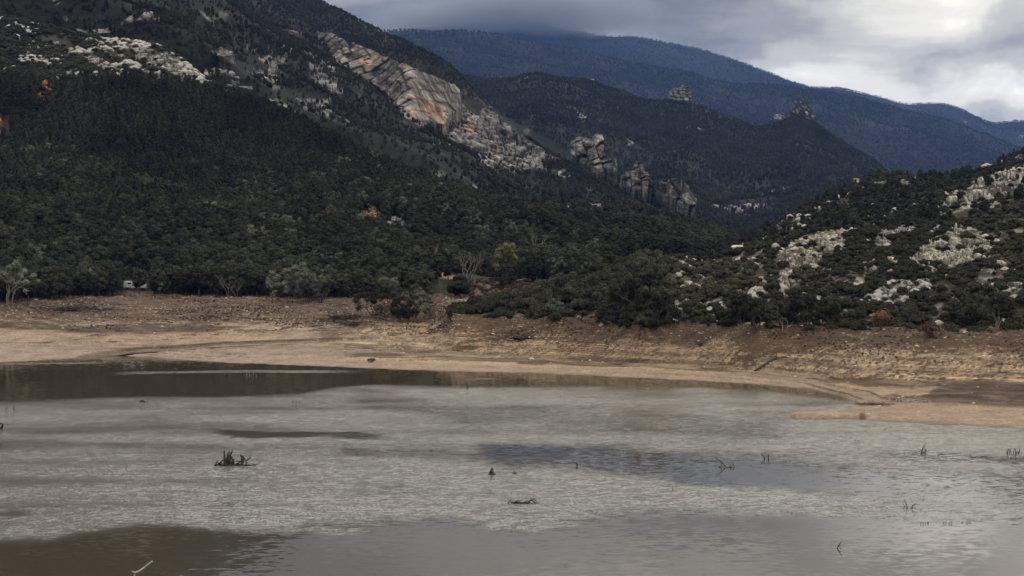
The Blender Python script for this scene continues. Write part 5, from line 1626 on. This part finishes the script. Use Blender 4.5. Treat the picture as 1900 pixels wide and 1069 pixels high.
gt = layE.scatter(420, lambda PX, PY, X, Y, Z: mask_E(PX, PY, X, Y, Z) * (PY > 300) * np.clip(0.3 + fbm(X / 60, Y / 60, seed=391), 0, 1), 81)
gsrc = []
for i, (a, b) in enumerate([(236, 440), (520, 470)]):
    x, y, z = layE.at(a, b)[0]
    r, out = plant('broadleaf_tree', [branchy_tree(480 + i, 9.5, M_GREY, stems=3, wide=0.3, ncard=45, brad=0.085)], 0, (x, y, z - 0.1), 0.0, 1.0,
                   ('grey-green broadleaf tree in the middle of the left pine wood', 'grey-green broadleaf tree behind the bank right of the white van')[i], 'tree')
    gsrc.append(out)
gn_scatter('broadleaf_wood', 'grey-green broadleaf trees mixed through the pine wood', gt, gsrc, r_.uniform(0.5, 1.1, len(gt)), 24)
gw = layF.scatter(700, lambda PX, PY, X, Y, Z: ((PX > 795) & (PX < 985) & (PY > 522)).astype(float), 82)
gn_scatter('gully_weeds', 'dry weeds in the mouth of the side valley', gw, tuft_src, r_.uniform(0.5, 1.5, len(gw)), 25)


# ------------------------------------------------------------------ snags and sticks in the water
def wpt(px, py):
    Y = H * F / (py - HY)
    return np.array(((px - CX) / F * Y, Y, 0.0)), Y / F


def snag(name, label, px, py, lines, r, mat=M_WETWOOD, cat='snag', seed=0, ns=5):
    """lines: lists of (dx, dy up) in picture pixels from the foot; given depth so that they stand in the round"""
    rg = np.random.default_rng(seed + int(px))
    o, m = wpt(px, py)
    G = Geo()
    for ln in lines:
        rr = r
        if isinstance(ln[0], (int, float)):
            rr, ln = ln[0], ln[1:]
        a = np.array(ln, float) * m
        dy = np.cumsum(rg.normal(size=len(a)) * 0.35 * m * 6)
        P = np.stack([a[:, 0], dy - dy[0] + rg.normal() * m * 3, a[:, 1]], 1)
        G.tube(P, np.linspace(rr, rr * 0.45, len(P)) * 1.35, ns)
    return obj(name, G.mesh(name, mat), loc=tuple(o), label=label, category=cat)


snag('snag', 'large dark snag of drowned branches in the ruffled water', 425, 864, [
    [0.16, (-6, -3), (-7, 8), (-8, 18), (-8, 27)], [0.2, (-2, -3), (-3, 12), (-2, 20), (-1, 25)], [0.13, (-3, 10), (2, 20), (5, 27)], [0.16, (6, -3), (8, 8), (3, 18), (-1, 21)],
    [0.14, (1, -3), (4, 6), (0, 14), (-2, 20)], [0.12, (-26, -3), (-22, 10), (-16, -2)], [0.1, (-26, 0), (-20, 2), (-10, 3)], [0.08, (-18, 4), (-10, 11), (-4, 14)],
    [0.16, (20, -3), (24, 5), (27, 12), (24, 18)], [0.12, (24, 5), (23, 14), (21, 21)], [0.08, (10, 0), (18, 6), (26, 9)], [0.1, (28, -2), (32, 5), (30, 10)],
    [0.06, (32, 9), (38, 13), (43, 18)], [0.06, (30, 2), (42, 1), (56, 4)], [0.05, (46, 2), (52, 0), (55, -3)], [0.22, (-14, -1), (0, 1), (14, 0), (34, 0)],
    [0.14, (-28, -1), (-12, 1), (10, 2)], [0.06, (12, 8), (22, 9), (20, 4)], [0.1, (14, -2), (18, 4), (22, 0)]], 0.12)
snag('tree_stump', 'short dark stump poking out of the water near the centre', 912, 880, [[0.30, (-1, -3), (0, 3), (1, 9)], [0.22, (2, -2), (1, 5), (-1, 8)], [0.16, (4, -2), (4, 1), (7, 0)]], 0.2, cat='stump', ns=7)
snag('stick', 'tiny dark stick just right of the short stump', 926, 880, [[0.06, (0, -2), (0, 2)]], 0.06, cat='stick')
snag('stick', 'two tiny crossed twigs further right of the short stump', 956, 879, [[0.08, (-3, 3), (0, 0), (1, -1)], [0.06, (3, 3), (0, 0), (-1, -1)], [0.04, (-6, 2), (-5, -1)]], 0.06, cat='stick')
snag('stick', 'single upright dark stick in the slack water right of centre', 1071, 869, [[0.11, (0, -2), (0, 4), (-0.5, 8)], [0.04, (0, 6), (-1, 12)], [0.05, (1, 0), (-5, 2)]], 0.08, cat='stick')
snag('floating_brush', 'low raft of twigs floating below the water centre', 968, 934, [
    [0.06, (-26, 0), (-22, 5), (-18, 0), (-14, 1)], [0.08, (-16, -1), (-10, 4), (-4, 0)], [0.06, (-12, 2), (-6, 7), (0, 0)], [0.1, (-14, 0), (0, 1), (14, 0), (30, 0)],
    [0.09, (10, 0), (18, 6), (26, 0)], [0.05, (16, 5), (22, 8), (30, 1)], [0.05, (14, 1), (17, 9)], [0.07, (0, -1), (6, 3), (16, -1)], [0.05, (-20, 1), (-10, 3)], [0.05, (4, 0), (9, 5), (13, 2)]], 0.06, cat='branch')
snag('twig', 'faint forked twigs above the brown reflections left of the bent twig', 1230, 843, [[0.04, (0, -1), (3, 4)], [0.03, (-5, 0), (-2, 2)]], 0.04, cat='twig')
snag('branch', 'arching broken branch with small twigs in the grey slack water', 1348, 867, [
    [0.07, (0, -2), (-4, 4), (-12, 12), (-20, 16)], [0.05, (-8, 2), (-10, 7), (-7, 10)], [0.05, (0, 0), (8, 1), (16, -1)], [0.06, (7, 0), (7, 7)], [0.05, (12, 6), (15, 0)], [0.04, (-14, 0), (-8, 2)]], 0.05, cat='branch')
snag('branch', 'bent dark branch shaped like a broken square', 1422, 852, [[0.06, (-4, -2), (-3, 3), (-9, 9), (-4, 9)], [0.10, (3, -2), (3, 3), (4, 9)], [0.03, (-4, 9), (4, 9)]], 0.06, cat='branch')
snag('stick', 'thin lone twig in the ruffled water below the arching branch', 1248, 910, [[0.035, (0, -1), (1, 4), (-0.5, 8)]], 0.035, cat='stick')
snag('branch', 'V-shaped stick with its reflection in the calm lower right', 1553, 1018, [[0.05, (0, -2), (2, 3), (9, 13)], [0.03, (3, 4), (8, 6)], [0.03, (4, -1), (8, 1)]], 0.05, cat='branch')
snag('branch', 'dark forked snag standing at the brown lane near the right bank', 1714, 840, [[0.07, (-4, -3), (-2, 8), (3, 16)], [0.06, (2, -3), (3, 4), (2, 10)], [0.04, (-4, 3), (-7, 6)], [0.04, (-2, 0), (6, 3)]], 0.06, cat='branch')
snag('reed_tuft', 'spiky dark tuft in the water at the right edge', 1880, 842, [[0.05, (i * 2.6 - 12, -2), (i * 2.6 - 12 + ((i * 7) % 5 - 2), 4), (i * 3.0 - 14 + ((i * 5) % 7 - 3), 6 + (i * 37) % 7)] for i in range(10)], 0.05, cat='tuft')
snag('reed_tuft', 'thin grass blades rising in the slack water lower right', 1685, 944, [[0.035, (-8, -2), (-7, 5), (-11, 12)], [0.035, (-3, -2), (-3, 7), (-9, 20)], [0.035, (0, -2), (-1, 4), (-4, 9)],
    [0.06, (6, -2), (7, 5), (13, 10)], [0.05, (4, -1), (10, 1)]], 0.04, cat='tuft')
snag('reed_tuft', 'sparse weed stems left of the bright reflection at lower right', 1716, 972, [[0.03, (-8, -1), (-9, 4)], [0.03, (-4, -1), (-5, 5)], [0.03, (0, -1), (1, 4)], [0.03, (5, -1), (8, 3)], [0.03, (7, -1), (6, 4)]], 0.03, cat='tuft')
snag('reed_tuft', 'middle weed stems of the three sparse patches at lower right', 1758, 972, [[0.03, (-8, -1), (-5, 4)], [0.03, (-3, -1), (-2, 4)], [0.03, (1, -1), (7, 5)], [0.03, (6, -1), (9, 4)]], 0.03, cat='tuft')
snag('reed_tuft', 'flat weed stems nearest the right edge at lower right', 1795, 971, [[0.03, (-10, 0), (-5, 2)], [0.03, (-3, 0), (2, 3)], [0.03, (2, 0), (8, 1)]], 0.03, cat='tuft')
snag('stick', 'tiny dark stub between the grass blades and weed stems', 1708, 946, [[0.05, (0, -1), (0, 2)]], 0.05, cat='stick')
snag('fallen_branch', 'thick pale-topped branch rising from the bottom edge at left', 246, 1076, [
    [0.085, (-2, -14), (2, 4), (5, 14)], [0.075, (4, 12), (14, 17), (24, 25), (35, 34)], [0.05, (5, 14), (0, 18)], [0.04, (34, 34), (37, 32)]], 0.07, mat=M_DRIFTPALE, cat='branch', ns=7)
snag('stick', 'thin upright stalk hanging below the pale-topped branch', 271, 1074, [[0.018, (0, -6), (0, 26)]], 0.02, cat='stick')
snag('twig', 'small dark hooked twigs right of the pale-topped branch', 288, 1072, [[0.03, (-8, -5), (-6, 8), (-4, 12)], [0.04, (4, -5), (6, 8), (3, 10)]], 0.03, cat='twig')
snag('stick', 'dark curved stick at the edge of the ruffled water centre top', 866, 720, [[0.12, (0, -2), (2, 3), (0, 7), (-2, 9)]], 0.1, cat='stick')
snag('floating_brush', 'low twiggy brush at the calm strip near the stream mouth', 466, 697, [[0.07, (i * 2.5 - 12, -1), (i * 2.6 - 13, 3 + (i * 29) % 5)] for i in range(10)], 0.06, cat='branch', mat=M_DRIFT)
snag('stick', 'small dark lump in the brown strip left of the low brush', 326, 686, [[0.2, (-3, 0), (0, 2), (3, 0)]], 0.1, cat='stick')
snag('stick', 'small dark stub at the upper left of the ruffled water', 264, 746, [[0.2, (-3, 0), (0, 3), (3, 0)], [0.06, (0, 2), (1, 5)]], 0.1, cat='stick')
snag('twig', 'little twigs below the calm strip left of centre', 545, 746, [[0.06, (-2, -1), (-1, 4)], [0.05, (3, 0), (7, 1)], [0.05, (9, 0), (12, 2)]], 0.05, cat='twig')
snag('stick', 'dark hooked snag cut by the left edge', 2, 797, [[0.16, (-4, -2), (0, 4), (2, 9), (-1, 12)], [0.2, (-4, 0), (2, 0)]], 0.12, cat='stick')
snag('twig', 'faint twig patch at upper left near the edge', 12, 758, [[0.05, (-3, 0), (0, 3)], [0.05, (2, 0), (4, 2)]], 0.05, cat='twig')
snag('stick', 'small slanting stick beside the faint upper-left twigs', 27, 760, [[0.1, (1, -1), (-1, 3), (-3, 5)]], 0.08, cat='stick')
snag('stick', 'thin slanting stick afloat right of the upper-left stub', 356, 769, [[0.05, (4, 0), (-4, 5)]], 0.05, cat='stick')


# ------------------------------------------------------------------ van, guard rails, far houses
def box(cx, cy, cz, sx, sy, sz, bev=0.0):
    import bmesh
    bm = bmesh.new()
    bmesh.ops.create_cube(bm, size=1.0)
    bmesh.ops.scale(bm, vec=(sx, sy, sz), verts=bm.verts)
    if bev:
        bmesh.ops.bevel(bm, geom=bm.edges[:], offset=bev, segments=3, affect='EDGES')
    bmesh.ops.translate(bm, vec=(cx, cy, cz), verts=bm.verts)
    me = bpy.data.meshes.new('box'); bm.to_mesh(me); bm.free()
    return me


def boxo(name, parent, mat, *a, **k):
    me = box(*a, **k); me.materials.append(mat); me.name = name
    return obj(name, me, parent)


x, y, z = layE.at(248, 533)[0]
van = thing('camper_van', 'white camper van glimpsed between dark trunks of the left wood', 'van', (x, y, z + 0.0), 0.06)
boxo('body', van, M_WHITE, 0, 0, 1.75, 6.6, 2.1, 2.3, bev=0.28)
boxo('cab', van, M_WHITE, 3.6, 0, 1.1, 1.5, 1.95, 1.3, bev=0.25)
boxo('window', van, M_GLASS, -1.2, -1.06, 2.1, 1.1, 0.03, 0.6)
boxo('window', van, M_GLASS, 1.2, -1.06, 2.1, 0.9, 0.03, 0.6)
boxo('door', van, M_WHITE, 0.1, -1.065, 1.55, 0.7, 0.03, 1.8)
boxo('windscreen', van, M_GLASS, 3.42, 0, 2.0, 0.25, 1.7, 0.7, bev=0.08)
for sx in (-2.0, 3.2):
    for sy in (-0.95, 0.95):
        G = Geo(); G.tube(np.array([(sx, sy - 0.11, 0.36), (sx, sy + 0.11, 0.36)]), 0.36, 14)
        w = obj('wheel', G.mesh('wheel', M_TYRE), van)


def rail(label, a, b, lay, Y, n=6, h=0.8):
    p0 = lay.at(a[0], a[1] + 6)[0]; p1 = lay.at(b[0], b[1] + 6)[0]
    r = thing('guard_rail', label, 'guard rail', tuple(p0))
    G = Geo(); G.tube(np.array([(0, 0, h - 0.05), p1 - p0 + (0, 0, h - 0.05)]), 0.11, 6)
    obj('rail', G.mesh('rail', M_RAIL), r)
    pm = None
    for i in range(n):
        if pm is None:
            G = Geo(); G.tube(np.array([(0, 0, -1.2), (0, 0, h)]), 0.07, 5); pm = G.mesh('post', M_RAIL)
        q = (p1 - p0) * i / (n - 1)
        obj('post', pm, r, loc=(q[0], q[1] + 0.12, q[2]))


rail('pale road guard rail left of the white van in the wood', (158, 529), (214, 527), layE, 455, n=7)
rail('pale road guard rail slanting behind the low right spur', (955, 522), (1016, 513), layF, 470, n=8)


def house(label, px, py, Y, w, d, h, wins=2, rz=0.0, roofc=None):
    r = thing('house', label, 'house', ((px - CX) / F * Y, Y, zOf(py, Y)), rz)
    boxo('wall', r, M_PLASTER, 0, 0, h / 2 - 1, w, d, h + 2)
    V = np.array([(-w / 2 - .4, -d / 2 - .4, h), (w / 2 + .4, -d / 2 - .4, h), (w / 2 + .4, d / 2 + .4, h), (-w / 2 - .4, d / 2 + .4, h), (-w / 2, 0, h + d * .28), (w / 2, 0, h + d * .28)])
    me = mesh_np('roof', V, [np.array([[0, 1, 5, 4], [2, 3, 4, 5], [0, 3, 2, 1]]), np.array([[0, 4, 3], [1, 2, 5]])], roofc or M_ROOF, smooth=False)
    obj('roof', me, r)
    for i in range(wins):
        boxo('window', r, M_GLASS, (i + .5) / wins * w * .8 - w * .4, -d / 2 - .02, h * .55, w * .12, .06, h * .25)


house('small white building alone on the wooded ridge', 1097, 154, 2850, 11, 7, 6)
house('little tawny house in the valley beyond the right spur', 1368, 470, 520, 3.6, 3, 2.2, roofc=M_STONE)
house('pale farm building on the far slope below the crag hill', 1589, 337, 1900, 6, 5, 3)

# ------------------------------------------------------------------ air and low cloud
def box_ob(name, x0, x1, y0, y1, z0, z1, mat, **pr):
    me = box((x0 + x1) / 2, (y0 + y1) / 2, (z0 + z1) / 2, x1 - x0, y1 - y0, z1 - z0)
    me.materials.append(mat)
    return obj(name, me, **pr)


hm = bpy.data.materials.new('haze'); hm.use_nodes = True
t = NT(hm.node_tree)
vol = t.n('ShaderNodeVolumePrincipled', {'Color': (0.19, 0.37, 0.95, 1), 'Density': 2.6e-5, 'Anisotropy': 0.0})
o_ = t.n('ShaderNodeOutputMaterial'); hm.node_tree.links.new(vol.outputs[0], o_.inputs['Volume'])
box_ob('haze', -17000, 17000, -5000, 17000, -9, 1900, hm, kind='stuff', label='blue haze of the valley air')

# low cloud hanging on the highest blue ridge
cm = bpy.data.materials.new('low_cloud'); cm.use_nodes = True
t = NT(cm.node_tree)
tc = t.n('ShaderNodeTexCoord').outputs['Object']
sp_ = t.n('ShaderNodeSeparateXYZ', {0: tc})
nx = t.noise(t.vmath('MULTIPLY', tc, (1.0, 1.0, 2.0)), 0.0016, 5.0, 0.6)
rx = t.math('DIVIDE', sp_.outputs[0], 1000.0); ry = t.math('DIVIDE', sp_.outputs[1], 700.0); rz = t.math('DIVIDE', sp_.outputs[2], 190.0)
rr = t.math('ADD', t.math('ADD', t.math('MULTIPLY', rx, rx), t.math('MULTIPLY', ry, ry)), t.math('MULTIPLY', rz, rz))
den = t.math('MULTIPLY', t.mapr(t.math('SUBTRACT', t.math('ADD', 1.0, t.math('MULTIPLY', t.math('SUBTRACT', nx, 0.5), 2.4)), rr), 0.0, 0.9, 0.0, 1.0), 0.005)
vol = t.n('ShaderNodeVolumePrincipled', {'Color': (0.42, 0.46, 0.55, 1), 'Density': den})
o_ = t.n('ShaderNodeOutputMaterial'); cm.node_tree.links.new(vol.outputs[0], o_.inputs['Volume'])
cm.cycles.volume_step_rate = 1.0
me = box(0, 0, 0, 2300, 1500, 460); me.materials.append(cm)
obj('cloud_bank', me, loc=((930 - CX) / F * 9400, 9300, zOf(36, 9400)), kind='stuff', label='low grey cloud lying on the far blue ridge')
